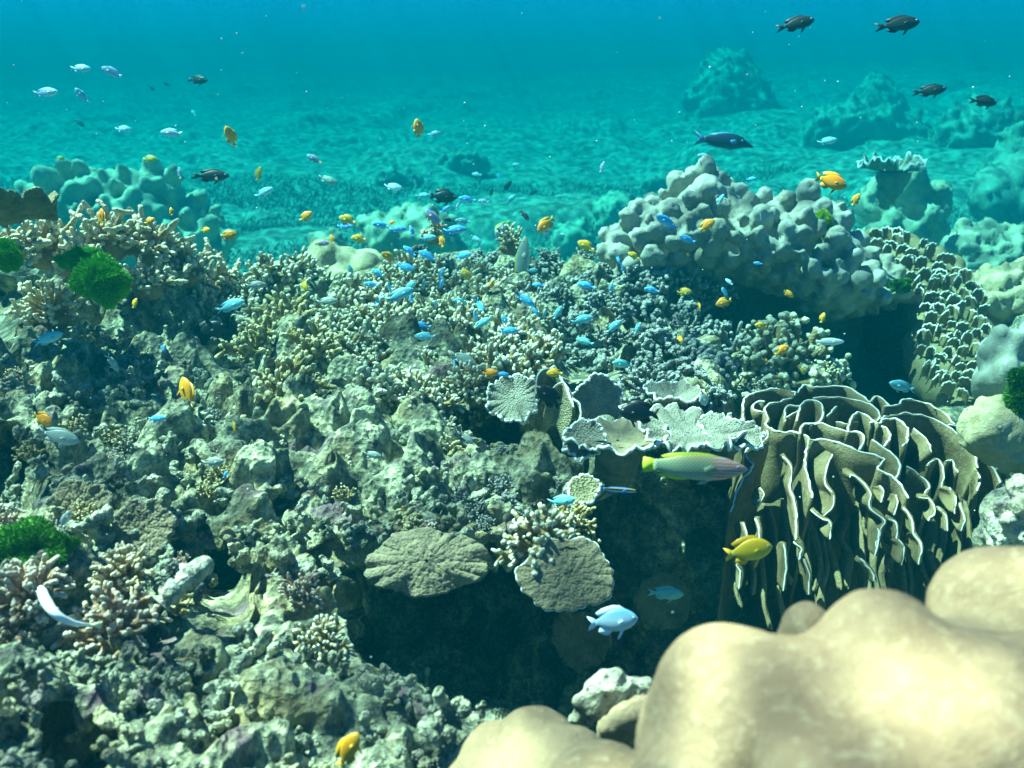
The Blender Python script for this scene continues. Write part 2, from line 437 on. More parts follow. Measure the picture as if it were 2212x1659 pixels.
def make_thicket():
    """low branching growth that covers the sea bed: nobody could count it"""
    n = 45000
    d = 6 + 10 * RNG.random(n) ** 1.1
    x = (RNG.random(n) * 2 - 1) * (0.75 * d + 0.5)
    dens = fbm(np.stack([x * 0.7, d * 0.7, d * 0], -1), 3, 12)
    keep = dens > -0.18 - 0.3 * RNG.random(n)
    x, d = x[keep], d[keep]; n = len(x)
    z = bed_z(x, d)
    c = np.stack([x, d, z], -1)
    L = (0.04 + 0.06 * RNG.random(n)) * (0.8 + 0.04 * d)
    a = RNG.random(n) * 2 * np.pi; tl = RNG.random(n) * 1.6
    dr = np.stack([np.cos(a) * tl, np.sin(a) * tl, np.ones(n)], -1); dr /= np.linalg.norm(dr, axis=1)[:, None]
    s1 = np.cross(dr, np.array([0.3, 0.9, 0.1])); s1 /= np.linalg.norm(s1, axis=1)[:, None]; s2 = np.cross(dr, s1)
    r = (L * 0.17)[:, None]
    ring = [c - dr * 0.02 + r * (s1 * math.cos(q) + s2 * math.sin(q)) for q in (0, 2.09, 4.19)]
    mid = [c + dr * (L * 0.75)[:, None] + 0.75 * r * (s1 * math.cos(q) + s2 * math.sin(q)) for q in (0.3, 2.4, 4.5)]
    tip = c + dr * L[:, None]
    V = np.stack(ring + mid + [tip], 1).reshape(-1, 3)
    b = (np.arange(n) * 7)[:, None]
    F = []
    for i in range(3):
        j = (i + 1) % 3
        F += [b + np.array([[i, j, 3 + j]]), b + np.array([[i, 3 + j, 3 + i]]), b + np.array([[3 + i, 3 + j, 6]])]
    F = np.concatenate(F, 0)
    tipa = np.tile(np.array([0, 0, 0, 0.7, 0.7, 0.7, 1.0]), n)
    m = mat_coral("thicket", (0.20, 0.21, 0.15), (0.36, 0.38, 0.28), bumpy=60)
    me = mesh_np("coral_thicket", V, F, m, attrs={"tip": tipa})
    o = link("coral_thicket", me)
    tag(o, "low pale branching coral thickets carpeting the hazy sea bed behind the reef", "coral thicket", kind="stuff")
make_thicket()

def make_specks():
    """drifting particles in the water"""
    n = 260; r = np.random.default_rng(2); V0, F0 = ico(1); Vs, Fs = [], []
    for k in range(n):
        d = 0.7 + 4 * r.random(); c = np.array(P(2212 * r.random(), 1500 * r.random(), d))
        if c[2] < 1.3 and r.random() < 0.6: continue
        Vs.append(V0 * (0.0007 + 0.0007 * r.random()) * (0.6 + 0.4 * d) + c); Fs.append(F0 + len(Fs) * len(V0))
    m = mat_plain("speck", (0.6, 0.65, 0.6), 0.8, 0.1, 0)
    o = link("floating_specks", mesh_np("floating_specks", np.concatenate(Vs), np.concatenate(Fs), m))
    tag(o, "tiny pale particles drifting everywhere in the water", "particles", kind="stuff")
make_specks()
# ---------------------------------------------------------------- coral builders
def frame(ax):
    ax = np.array(ax, float); ax /= np.linalg.norm(ax)
    t = np.array([0.0, 0, 1]) if abs(ax[2]) < 0.9 else np.array([1.0, 0, 0])
    s = np.cross(t, ax); s /= np.linalg.norm(s); return s, np.cross(ax, s), ax
def smooth_curve(pts, n):
    """Catmull-Rom through the points, resampled evenly"""
    p = np.array(pts, float); q = np.concatenate([[2 * p[0] - p[1]], p, [2 * p[-1] - p[-2]]])
    out = []
    for i in range(len(p) - 1):
        t = np.linspace(0, 1, 12, endpoint=False)[:, None]
        a, b, c, d = q[i], q[i + 1], q[i + 2], q[i + 3]
        out.append(0.5 * ((2 * b) + (c - a) * t + (2 * a - 5 * b + 4 * c - d) * t ** 2 + (-a + 3 * b - 3 * c + d) * t ** 3))
    out = np.concatenate(out + [p[-1:]])
    s = np.concatenate([[0], np.cumsum(np.linalg.norm(np.diff(out, axis=0), axis=1))])
    u = np.linspace(0, s[-1], n)
    return np.stack([np.interp(u, s, out[:, k]) for k in range(3)], -1)
def tube_np(pts, rad, ns=8, tipa=None, cap=True, wob=0.0):
    pts = np.array(pts, float); rad = np.array(rad, float); n = len(pts)
    if tipa is None: tipa = np.linspace(0, 1, n)
    tipa = np.array(tipa, float)
    if cap:                                 # rounded end
        dr = pts[-1] - pts[-2]; dr /= np.linalg.norm(dr) + 1e-9; r = rad[-1]
        pts = np.concatenate([pts, [pts[-1] + dr * r * 0.5, pts[-1] + dr * r * 0.86, pts[-1] + dr * r * 0.99]])
        rad = np.concatenate([rad, [r * 0.86, r * 0.5, r * 0.04]]); tipa = np.concatenate([tipa, [1, 1, 1]]); n += 3
    T = np.gradient(pts, axis=0); T /= np.linalg.norm(T, axis=1)[:, None] + 1e-9
    s = np.cross(T[0], [0.31, 0.77, 0.22]); s /= np.linalg.norm(s)
    V = []
    a = np.linspace(0, 2 * np.pi, ns, endpoint=False)
    for i in range(n):
        s = s - T[i] * (s @ T[i]); s /= np.linalg.norm(s) + 1e-9; b = np.cross(T[i], s)
        rr = rad[i] * (1 + wob * np.sin(a * 3 + i * 1.7) + wob * 0.7 * np.sin(a * 2 - i * 2.3))
        V.append(pts[i] + rr[:, None] * (np.cos(a)[:, None] * s + np.sin(a)[:, None] * b))
    return np.concatenate(V), grid_faces(ns, n, True), np.repeat(tipa, ns)
def join_np(lst):
    V, F, A, k = [], [], [], 0
    for v, f, a in lst:
        V.append(v); F.append(f + k); A.append(a); k += len(v)
    return np.concatenate(V), np.concatenate(F), np.concatenate(A)

def limb(style, seed):
    """one branch of a colony, unit long, growing along +Z"""
    r = np.random.default_rng(seed); L = []
    def seg(p0, d, ln, r0, r1, t0, t1, n=6, bend=0.15, wob=0.08, club=0.0):
        d = d / np.linalg.norm(d); b = r.normal(size=3) * bend
        t = np.linspace(0, 1, n)[:, None]
        pts = p0 + d * ln * t + b * ln * t ** 2 * 0.6
        rad = r0 + (r1 - r0) * t[:, 0]; rad = rad * (1 + club * sstep(0.55, 1.0, t[:, 0])) * (1 + 0.10 * r.normal(size=n))
        L.append(tube_np(pts, rad, 8, t0 + (t1 - t0) * t[:, 0], True, wob)); return pts
    if style == 'finger':
        p = seg(np.zeros(3), np.array([0, 0, 1.0]), 0.70, 0.11, 0.10, 0, 0.7, 7, 0.25)
        for k in range(r.integers(5, 8)):
            i = r.integers(2, 7) if k else 6
            seg(p[min(i, 6)], r.normal(size=3) * [0.6, 0.6, 0.25] + [0, 0, 0.8], 0.26 + 0.2 * r.random(), 0.078, 0.064, 0.35, 1, 6, 0.14, 0.1, 0.15)
    elif style == 'fan':
        p = seg(np.zeros(3), np.array([0, 0, 1.0]), 0.80, 0.075, 0.062, 0, 0.9, 9, 0.10)
        for k in range(r.integers(3, 6)):
            i = r.integers(3, 9)
            seg(p[i], r.normal(size=3) * [0.45, 0.45, 0.1] + [0, 0, 1.0], 0.18 + 0.12 * r.random(), 0.060, 0.050, 0.3 + i * 0.07, 1, 4, 0.1, 0.08, 0.12)
    elif style == 'antler':
        p = seg(np.zeros(3), np.array([0, 0, 1.0]), 0.90, 0.105, 0.075, 0, 1, 9, 0.28)
        for k in range(r.integers(5, 8)):
            i = r.integers(2, 9)
            seg(p[i], r.normal(size=3) * [0.9, 0.9, 0.3] + [0, 0, 0.75], 0.16 + 0.18 * r.random(), 0.078, 0.066, 0.35 + i * 0.06, 1, 4, 0.1, 0.08)
    elif style == 'knob':
        p = seg(np.zeros(3), np.array([0, 0, 1.0]), 0.8, 0.055, 0.05, 0, 0.5, 6, 0.3, 0.1, 0.9)
        for k in range(r.integers(4, 7)):
            i = r.integers(1, 6)
            seg(p[i], r.normal(size=3) * [0.9, 0.9, 0.4] + [0, 0, 0.45], 0.16 + 0.16 * r.random(), 0.042, 0.043, 0.3, 1, 6, 0.1, 0.05, 0.7)
    elif style == 'stub':
        p = seg(np.zeros(3), np.array([0, 0, 1.0]), 0.62, 0.16, 0.14, 0, 0.6, 6, 0.25, 0.14)
        for k in range(r.integers(5, 8)):
            i = r.integers(1, 6)
            seg(p[i], r.normal(size=3) * [0.9, 0.9, 0.4] + [0, 0, 0.4], 0.18 + 0.14 * r.random(), 0.10, 0.09, 0.4, 1, 5, 0.1, 0.16, 0.2)
    V, F, A = join_np(L)
    nn = V * 9 + seed
    V = V + 0.02 * np.stack([vnoise(nn, 1), vnoise(nn, 2), vnoise(nn, 3)], -1) + 0.012 * np.stack([vnoise(nn * 2.7, 1), vnoise(nn * 2.7, 2), vnoise(nn * 2.7, 3)], -1)
    return V, F, A
M_FING = mat_coral("finger_coral", (0.36, 0.26, 0.10), (0.66, 0.66, 0.48), spot=(0.20, 0.17, 0.10), tipw=(0.72, 1.0))
M_ANT = mat_coral("antler_coral", (0.44, 0.28, 0.11), (0.70, 0.62, 0.42), spot=(0.32, 0.22, 0.10), tipw=(0.72, 1.0))
M_KNOB = mat_coral("knob_coral", (0.26, 0.20, 0.08), (0.52, 0.52, 0.36), tipw=(0.85, 1.0))
M_GREY = mat_coral("grey_coral", (0.16, 0.14, 0.10), (0.36, 0.38, 0.34), spot=(0.10, 0.12, 0.13), tipw=(0.5, 1.0), bumpy=200, bs=1.0, rand=0.5)
M_OLIVE = mat_coral("olive_coral", (0.40, 0.30, 0.09), (0.60, 0.54, 0.30), spot=(0.16, 0.12, 0.04), tipw=(0.75, 1.0), bumpy=200, bs=0.9)
M_PINK = mat_coral("pinkish_coral", (0.42, 0.26, 0.14), (0.58, 0.50, 0.38), spot=(0.26, 0.13, 0.13), tipw=(0.75, 1.0))
MATS = dict(fing=M_FING, ant=M_ANT, knob=M_KNOB, grey=M_GREY, olive=M_OLIVE, pink=M_PINK)
LIMBS = {}
def limb_meshes(style, matk):
    key = (style, matk)
    if key not in LIMBS:
        LIMBS[key] = []
        for s in range(6):
            V, F, A = limb(style, 10 + s + 100 * list(('finger', 'antler', 'knob', 'stub', 'fan')).index(style))
            LIMBS[key].append(mesh_np("branch", V, F, MATS[matk], attrs={"tip": A}))
    return LIMBS[key]
BASES = {}
def base_mesh(matk):
    if matk not in BASES:
        V = ICO2[0].copy(); k = 0.85 + 0.12 * fbm(V * 2.5, 3, 5) - 0.12 * worley(V * 3.5, 6)[0]
        BASES[matk] = mesh_np("base", V * k[:, None], ICO2[1], MATS[matk], attrs={"tip": np.zeros(len(V))})
    return BASES[matk]
CCOUNT = 0
def colony(name, label, x, y, rpx, style, matk, n=20, spread=1.25, axis=(0, -0.25, 1), d=None, group=None, cat="coral", lift=0.25, bw=0.62, seed=None):
    global CCOUNT
    CCOUNT += 1; r = np.random.default_rng(seed or CCOUNT * 13 + 5)
    d = d or D(x, y); rad = rpx * d / FPX
    s, t, ax = frame(axis)
    c = np.array(P(x, y + rpx * 0.35, d)) + ax * 0
    o = empty(name, c, label, cat, group)
    b = link("base", base_mesh(matk), o); b.scale = (rad * bw, rad * bw, rad * bw * 0.75)
    b.rotation_euler = Vector(ax).to_track_quat('Z', 'Y').to_euler()
    ms = limb_meshes(style, matk)
    for k in range(n):
        u = (k + 0.5) / n; th = spread * math.sqrt(u); ph = k * 2.39996 + r.random() * 0.5
        dr = ax * math.cos(th) + (s * math.cos(ph) + t * math.sin(ph)) * math.sin(th)
        q = Vector(dr).to_track_quat('Z', 'Y') @ Quaternion((0, 0, 1), r.random() * 6.28)
        L = link("branch", ms[r.integers(0, 6)], o)
        L.location = Vector(dr * rad * lift); L.rotation_mode = 'QUATERNION'; L.rotation_quaternion = q
        sc = rad * (0.72 + 0.2 * r.random()); L.scale = (sc * 1.05, sc * 1.05, sc)
    return o

def bed_d(x, y):
    for d in np.linspace(3.0, 30, 271):
        p = P(x, y, d)
        if p.z < float(bed_z(np.array([p.x]), np.array([p.y]))[0]): return float(d)
    return 30.0
def lobed(name, label, poly, dc, thick, sp, mat, voxel, cat="coral", seed=1, elong=1.25, rr=0.66, gran=0.0015, back=True, up=(0, -0.2, 1), extra=(), body=1.0, smooth=3, group=None, bg=False):
    """massive coral made of many lobes: outline (photo units), distance, bulge (m), lobe spacing (photo units)"""
    r = np.random.default_rng(seed); P2 = np.array(poly, float)
    if bg:                      # stands on the sea bed: its distance follows from where its foot meets the bed
        nd = bed_d(P2[:, 0].mean(), P2[:, 1].max() - 0.25 * (P2[:, 1].max() - P2[:, 1].min()))
        nd *= bg; f = nd / dc; dc = nd; thick *= f; voxel *= f; gran *= f
    lo, hi = P2.min(0), P2.max(0); pts = []
    for _ in range(6000):
        q = lo + (hi - lo) * r.random(2)
        s = sp * (0.8 + 0.5 * r.random())
        if float(poly_sd(q[:1], q[1:], poly)[0]) < sp * 0.32: continue
        if all((q[0] - a) ** 2 + ((q[1] - b) * 1.05) ** 2 > (0.5 * (s + c)) ** 2 for a, b, c in pts): pts.append((q[0], q[1], s))
    A = np.array(pts); sd = poly_sd(A[:, 0], A[:, 1], poly); sdm = sd.max()
    items = []; cen = np.array(P(*P2.mean(0), dc))
    upv = np.array(up, float)
    for sgn in ((1, -1) if back else (1,)):
        for (x, y, s), e in zip(pts, sd):
            k = math.sqrt(max(0.0, 1 - (1 - e / sdm) ** 2))
            d = dc - sgn * thick * k
            if sgn < 0 and r.random() < 0.3: continue
            c = np.array(P(x, y, d)); w_ = rr * s * d / FPX * (0.85 + 0.3 * r.random())
            out = (c - cen); out /= np.linalg.norm(out) + 1e-9; out = out * 0.8 + upv * 0.7; out /= np.linalg.norm(out)
            items.append((c, (w_ * (0.9 + 0.2 * r.random()), w_ * (0.9 + 0.2 * r.random()), w_ * elong), Vector(out).to_track_quat('Z', 'Y')))
            if body and e > sp * 0.55:
                w2 = min(e, sp * 1.7) * 0.8 * d / FPX
                c2 = np.array(P(x, y + s * 0.15, dc - sgn * thick * k * 0.72)); items.append((c2, (w2 * body,) * 3))
                if thick * k > w2 * 1.2: items.append((np.array(P(x, y + s * 0.15, dc - sgn * thick * k * 0.3)), (w2 * body, thick * k * 0.6, w2 * body)))
    items += list(extra)
    if bg and bg < 1:           # its foot goes down to the bed
        fp = np.array(P(P2[:, 0].mean(), P2[:, 1].max() - 10, dc)); zb = float(bed_z(fp[:1], fp[1:2])[0]); wv = (hi[0] - lo[0]) * 0.36 * dc / FPX
        items.append(((fp[0], fp[1], (fp[2] + zb) / 2), (wv, wv * 0.7, abs(fp[2] - zb) / 2 + 0.15)))
    me = blobs("colony", items, voxel, mat, smooth, lambda p: gran * 2.2 * fbm(p * 60, 3, 5) + gran * 4 * fbm(p * 14, 2, 6), centre=cen)
    o = link(name, me, loc=Vector(cen)); tag(o, label, cat, group); return o

def sheet_np(curve, ddir, H, rows=14, thick=0.005, wave=0.012, wf=9.0, lean=None, seed=0, taper=False):
    n = len(curve); ddir = np.array(ddir, float); ddir /= np.linalg.norm(ddir)
    T = np.gradient(curve, axis=0); T /= np.linalg.norm(T, axis=1)[:, None] + 1e-9
    Nn = np.cross(T, ddir); Nn /= np.linalg.norm(Nn, axis=1)[:, None] + 1e-9
    v = np.linspace(0, 1, rows)
    Hh = H * (1 + 0.25 * vnoise(np.stack([np.arange(n) * 0.07 + seed, np.zeros(n), np.zeros(n)], -1), 3))
    if taper: Hh = Hh * np.sin(np.linspace(0.12, np.pi - 0.12, n)) ** 0.6
    G = curve[None] + ddir * (v[:, None, None] * Hh[None, :, None])
    if lean is not None: G = G + np.array(lean) * (v ** 1.5)[:, None, None] * H
    G = G + Nn[None] * (wave * fbm(G * wf + seed, 2, 8))[..., None] * sstep(0, 0.25, v)[:, None, None]
    nr = grid_normals(G)
    A = G + nr * thick * 0.5; B = G - nr * thick * 0.5
    V = np.concatenate([A.reshape(-1, 3), B.reshape(-1, 3)]); m = n * rows
    Fa = grid_faces(n, rows); Fb = grid_faces(n, rows)[:, ::-1] + m
    def strip(idx): idx = np.array(idx); return np.stack([idx[:-1], idx[:-1] + m, idx[1:] + m, idx[1:]], -1)
    top = strip(np.arange(n)); bot = strip(np.arange(m - n, m)[::-1]); l = strip(np.arange(0, m, n)[::-1]); rt = strip(np.arange(n - 1, m, n))
    return V, np.concatenate([Fa, Fb, top, bot, l, rt])
def frill(curve, mat, rad, jag=0.0, seed=0):
    """pale growing edge along a plate"""
    n = len(curve); r = np.random.default_rng(abs(int(seed * 10)))
    rr = rad * (1 + 0.35 * vnoise(np.stack([np.arange(n) * 0.35 + seed, np.zeros(n), np.zeros(n)], -1), 3))
    c = curve + jag * np.stack([vnoise(np.stack([np.arange(n) * 0.5, np.full(n, k + seed), np.zeros(n)], -1), 4) for k in range(3)], -1)
    V, F, A = tube_np(c, rr, 6, None, True, 0.1)
    return mesh_np("rim", V, F, mat)
def add_sheet(parent, curve_px, ddir, H, mat, rim_mat, n=None, thick=0.005, rim=0.0032, wave=0.012, lean=None, seed=0, name="plate", jag=0.001, rows=14, taper=False):
    c = np.array([np.array(P(*p)) for p in curve_px])
    ln = np.linalg.norm(np.diff(c, axis=0), axis=1).sum(); n = n or int(max(14, min(160, ln / 0.005)))
    c = smooth_curve(c, n) - np.array(parent.location)
    V, F = sheet_np(c, ddir, H, rows, thick, wave, 9.0, lean, seed, taper)
    p = link(name, mesh_np(name, V, F, mat), parent)
    link("rim", frill(c, rim_mat, rim, jag, seed), p); return p
def disc_np(R0, a0=0, a1=2 * np.pi, nr=26, na=150, ruf=0.06, waves=13, wz=0.05, cup=0.12, seed=0, thick=0.006, aspect=1.0, r0=0.03, lumps=0.012, ph=0.0):
    """ruffled plate round the origin, normal +Z, radius R0; returns grid"""
    a = np.linspace(a0, a1, na); v = np.linspace(0, 1, nr) ** 0.8
    q = np.stack([np.cos(a) * 2.2 + seed, np.sin(a) * 2.2, a * 0], -1)
    rr = R0 * (1 + 0.12 * vnoise(q, 7) + ruf * np.sin(a * waves + 2 * vnoise(q * 2, 3)) + ruf * 0.5 * vnoise(q * 6, 9))
    rad = r0 * R0 + (rr[None] - r0 * R0) * v[:, None]
    X = rad * np.cos(a + ph); Y = rad * np.sin(a + ph) * aspect
    Z = cup * R0 * v[:, None] ** 2 + wz * R0 * (v[:, None] ** 3) * np.sin(a * waves * 0.8 + 3 * vnoise(q * 1.5, 5))[None] + wz * R0 * 0.8 * (v[:, None] ** 4) * vnoise(q * 7, 6)[None]
    G = np.stack([X, Y, Z], -1)
    pp = G / R0 * 9 + seed
    G[..., 2] += lumps * R0 * (fbm(pp, 3, 4) + 1.4 * (0.5 - worley(pp * 1.6, 2)[0])) * (1 - 0.7 * v[:, None] ** 4)
    return G
def plate_coral(name, label, x, y, d, rpx, mat, rim_mat, normal=(0, -0.35, 1), spin=0.0, parent=None, rim=0.0028, thick=0.006, cat="plate coral", group=None, stalk=True, **kw):
    R0 = rpx * d / FPX; G = disc_np(R0, **kw); nv, nu = G.shape[:2]
    q = Vector(normal).to_track_quat('Z', 'Y') @ Quaternion((0, 0, 1), spin); Mx = np.array(q.to_matrix())
    G = G @ Mx.T
    nr = grid_normals(G); A = (G + nr * thick * 0.5).reshape(-1, 3); B = (G - nr * thick * 0.5).reshape(-1, 3); m = nu * nv
    Fa = grid_faces(nu, nv); e = np.arange(m - nu, m)
    edge = np.stack([e[:-1], e[:-1] + m, e[1:] + m, e[1:]], -1)[:, ::-1]
    me = mesh_np("plate", np.concatenate([A, B]), np.concatenate([Fa, Fa[:, ::-1] + m, edge]), mat)
    if parent is None:
        parent = empty(name, Vector(P(x, y, d)), label, cat, group)
        loc = Vector((0, 0, 0))
    else: loc = Vector(P(x, y, d)) - parent.location
    o = link("plate", me, parent, loc)
    link("rim", frill(G[-1], rim_mat, rim, 0.0008, int(x)), o)
    if stalk:
        ax = -np.array(normal, float); ax /= np.linalg.norm(ax)
        bk = np.array([0, 0.5, -0.8]); 
        pts = [np.zeros(3), ax * R0 * 0.2, ax * R0 * 0.3 + bk * R0 * 0.4, ax * R0 * 0.3 + bk * R0 * 0.9]
        V, F, A_ = tube_np(smooth_curve(pts, 10), np.linspace(R0 * 0.55, R0 * 0.22, 10), 16, None, True, 0.12)
        link("stalk", mesh_np("stalk", V, F, mat), parent, loc)
    return parent
# ================================================================ massive lobed corals
M_TAN = mat_smooth("tan_massive", (0.39, 0.27, 0.15), (0.27, 0.18, 0.10), (0.48, 0.37, 0.22), sc=2.2, bs=0.6, grain=300)
M_PORG = mat_smooth("grey_massive", (0.32, 0.34, 0.28), (0.23, 0.23, 0.17), (0.40, 0.43, 0.37), sc=1.0, bs=0.45, grain=150)
M_CREAM = mat_smooth("cream_massive", (0.46, 0.42, 0.24), (0.34, 0.29, 0.15), (0.6, 0.57, 0.4), sc=2.0, bs=0.8)
M_TEAL = mat_smooth("far_massive", (0.40, 0.40, 0.26), (0.26, 0.27, 0.18), (0.5, 0.5, 0.38), sc=0.7, bs=0.5, grain=90)
M_FAR = mat_smooth("distant_coral", (0.30, 0.30, 0.22), (0.16, 0.17, 0.12), (0.4, 0.4, 0.3), sc=0.4, bs=0.9, grain=50)
M_PALE = mat_rock("pale_rubble", light=(0.66, 0.66, 0.48), mid=(0.46, 0.46, 0.34), dark=(0.18, 0.18, 0.14), warm=(0.5, 0.42, 0.25), purple=(0.3, 0.25, 0.26))
def E(x, y, d, rx, ry=None, rz=None):     # ellipsoid, radii in photo units at its distance
    k = d / FPX; return (np.array(P(x, y, d)), (rx * k, (ry or rx) * k, (rz or rx) * k))
# A: huge soft-focus foreground colony
fg = [E(1600, 1640, .66, 230, 260, 300), E(1560, 1480, .64, 150, 150, 150), E(1680, 1560, .60, 190, 190, 200), E(1470, 1600, .66, 110, 120, 150),
      E(1745, 1375, .74, 75, 90, 95), E(1890, 1400, .62, 145, 150, 165), E(1960, 1480, .60, 170, 170, 150), E(1800, 1560, .60, 200, 200, 180),
      E(2040, 1440, .66, 150, 150, 110), E(2150, 1330, .72, 140, 170, 145), E(2260, 1350, .70, 150, 170, 165), E(2170, 1520, .56, 170, 170, 150),
      E(2120, 1640, .52, 200, 200, 190), E(1850, 1700, .52, 230, 230, 120), E(2300, 1600, .6, 250, 250, 260), E(1900, 1850, .66, 480, 400, 300), E(2300, 1850, .66, 480, 400, 300),
      E(1520, 1760, .60, 200, 200, 170)]
me = blobs("colony", fg, 0.0065, M_TAN, 60, lambda p: 0.006 * fbm(p * 9, 2, 6) + 0.0006 * fbm(p * 90, 2, 3), centre=np.array(P(1850, 1600, .62)))
tag(link("boulder_coral", me, loc=P(1850, 1600, .62)), "huge smooth tan boulder coral with rounded humps filling the bottom right corner, closest of all", "coral")
fg2 = [E(1080, 1640, .86, 90, 110, 70), E(1160, 1610, .84, 90, 110, 68), E(1220, 1660, .80, 110, 120, 80), E(1030, 1715, .84, 80, 100, 65), E(1300, 1700, .74, 130, 130, 90), E(1180, 1760, .8, 240, 200, 120)]
me = blobs("colony", fg2, 0.005, M_TAN, 8, lambda p: 0.004 * fbm(p * 12, 2, 6) + 0.001 * fbm(p * 70, 2, 3), centre=np.array(P(1150, 1660, .83)))
tag(link("boulder_coral", me, loc=P(1150, 1660, .83)), "low smooth tan coral mound at the bottom edge, left of the huge foreground boulder coral", "coral")
# C: big grey knobbly bommie with the overhanging lip
polyC = [(1285, 540), (1300, 500), (1360, 440), (1440, 410), (1490, 380), (1520, 345), (1560, 345), (1590, 400), (1640, 420), (1740, 405), (1800, 430), (1835, 470), (1845, 510), (1890, 530), (1930, 580), (1985, 625), (1990, 655), (1900, 660), (1790, 685), (1750, 680), (1715, 650), (1700, 640), (1640, 625), (1560, 605), (1480, 615), (1400, 650), (1320, 630)]
lobed("lobed_coral", "big grey brown knobbly coral mound with overhanging lip above a dark cave, centre right", polyC, 3.22, 0.46, 31, M_PORG, 0.0075, seed=4, rr=0.60, elong=1.5, gran=0.0022, body=0.97, smooth=2,
      extra=[(np.array(P(1620, 530, 3.5)), (0.36, 0.3, 0.10)), (np.array(P(1800, 585, 3.45)), (0.26, 0.3, 0.06)), (np.array(P(1700, 690, 3.85)), (0.3, 0.2, 0.4))])
# cream coral behind the ridge
polyI = [(520, 610), (600, 575), (640, 540), (700, 530), (750, 545), (800, 528), (840, 545), (845, 600), (760, 640), (600, 650)]
lobed("lobed_coral", "smooth pale cream yellow coral lobes glowing behind the ridge, left of the blue fish swarm", polyI, 3.25, 0.16, 50, M_CREAM, 0.012, seed=3, rr=0.75, elong=1.0)
# teal columns behind, left
polyJ = [(20, 430), (60, 385), (130, 350), (250, 350), (330, 352), (390, 360), (400, 420), (470, 450), (500, 500), (500, 560), (400, 590), (200, 560), (60, 540)]
lobed("lobed_coral", "teal green lobed coral mound in the haze behind the left branching corals", polyJ, 4.7, 0.45, 34, M_TEAL, 0.016, seed=8, rr=0.58, elong=1.9, gran=0.002, body=0.85, smooth=2, bg=0.68)
lobed("lobed_coral", "hazy green nodular coral rising behind the middle of the fish swarm", [(770, 530), (790, 470), (840, 445), (900, 438), (945, 450), (990, 480), (1000, 560), (900, 600), (790, 580)], 4.1, 0.25, 24, M_TEAL, 0.014, seed=9, rr=0.62, gran=0.003, bg=0.68)
lobed("lobed_coral", "small striped dome coral in the haze, left of the cream coral and fish swarm", [(660, 560), (668, 510), (700, 490), (735, 500), (752, 540), (740, 590), (680, 590)], 4.0, 0.12, 16, M_TEAL, 0.012, seed=10, rr=0.6, gran=0.003, bg=0.68)
lobed("lobed_coral", "faint nodular coral clump on the sea bed just left of the grey mound", [(1275, 490), (1280, 440), (1320, 410), (1370, 415), (1400, 440), (1380, 500), (1300, 510)], 5.2, 0.2, 16, M_TEAL, 0.018, seed=11, rr=0.6, gran=0.004, bg=1.0)
lobed("lobed_coral", "faint low nodular coral beside the swallow tailed dark fish", [(1190, 560), (1190, 500), (1220, 475), (1270, 480), (1290, 520), (1280, 570)], 5.0, 0.2, 18, M_TEAL, 0.018, seed=12, rr=0.6, gran=0.004, bg=1.0)
# right background
lobed("lobed_coral", "smooth green columnar coral block below the thin plate coral, right background", [(1860, 540), (1870, 460), (1890, 415), (1930, 400), (1960, 415), (2000, 405), (2030, 440), (2030, 540), (1960, 580), (1880, 570)], 4.6, 0.3, 44, M_TEAL, 0.018, seed=13, rr=0.75, elong=2.0, gran=0.004, up=(0, 0, 1.5), bg=0.68)
lobed("lobed_coral", "hazy granular green coral mound at the right, above the small bladed coral", [(2030, 620), (2040, 520), (2070, 485), (2110, 475), (2150, 490), (2230, 490), (2260, 600), (2230, 680), (2100, 650)], 3.9, 0.25, 26, M_TEAL, 0.014, seed=14, rr=0.66, gran=0.004, bg=0.68)
lobed("lobed_coral", "large faint smooth round coral at the right edge of the photo, beyond the green mounds", [(2120, 470), (2130, 410), (2170, 375), (2230, 360), (2300, 400), (2300, 520), (2180, 510)], 5.4, 0.4, 48, M_FAR, 0.03, seed=18, rr=1.0, elong=1.0, body=1.4, gran=0.004, bg=1.0)
lobed("lobed_coral", "pale green rippled coral at the right edge, above the grey columns", [(2090, 700), (2090, 610), (2130, 570), (2230, 560), (2280, 620), (2270, 740), (2150, 720)], 3.1, 0.2, 26, M_CREAM, 0.010, seed=16, rr=0.6, elong=1.1, gran=0.003)
lobed("lobed_coral", "smooth grey columnar coral standing at the right edge beside the bladed coral", [(2100, 880), (2120, 800), (2130, 740), (2160, 705), (2240, 700), (2270, 800), (2250, 900), (2140, 900)], 2.5, 0.15, 40, M_PORG, 0.010, seed=17, rr=0.72, elong=1.9, gran=0.001, up=(0, 0, 1.5))
for k, (x0, x1, y0, y1, d, lab) in enumerate([(1470, 1690, 105, 260, 10.5, "tall faint furrowed coral pinnacle in the distance, left of the two far ones"), (1830, 1960, 155, 250, 9.5, "distant rounded coral head with hanging furrows, right of the tall pinnacle"),
                                              (1730, 2010, 215, 290, 8.5, "broad faint coral shelf in front of the distant rounded head"), (2000, 2260, 215, 330, 8.0, "dim coral hill at the far right below the two dark fish"), (2120, 2330, 255, 420, 7.0, "shadowy coral slope at the right edge, nearest of the distant hills")]):
    w2 = x1 - x0; pl = [(x0, y1 + 45), (x0 + w2 * .04, y1 - (y1 - y0) * .35), (x0 + w2 * .25, y0 + (y1 - y0) * .18), (x0 + w2 * .42, y0), (x0 + w2 * .6, y0 + (y1 - y0) * .05), (x0 + w2 * .85, y0 + (y1 - y0) * .45), (x1, y1 - 10), (x1, y1 + 45)]
    lobed("far_coral", lab, pl, d, 0.55, 15 if k < 2 else 20, M_FAR, 0.035, seed=20 + k, rr=0.55, elong=2.6, gran=0.006, up=(0, 0, 1.5), smooth=1, body=1.1, bg=True)
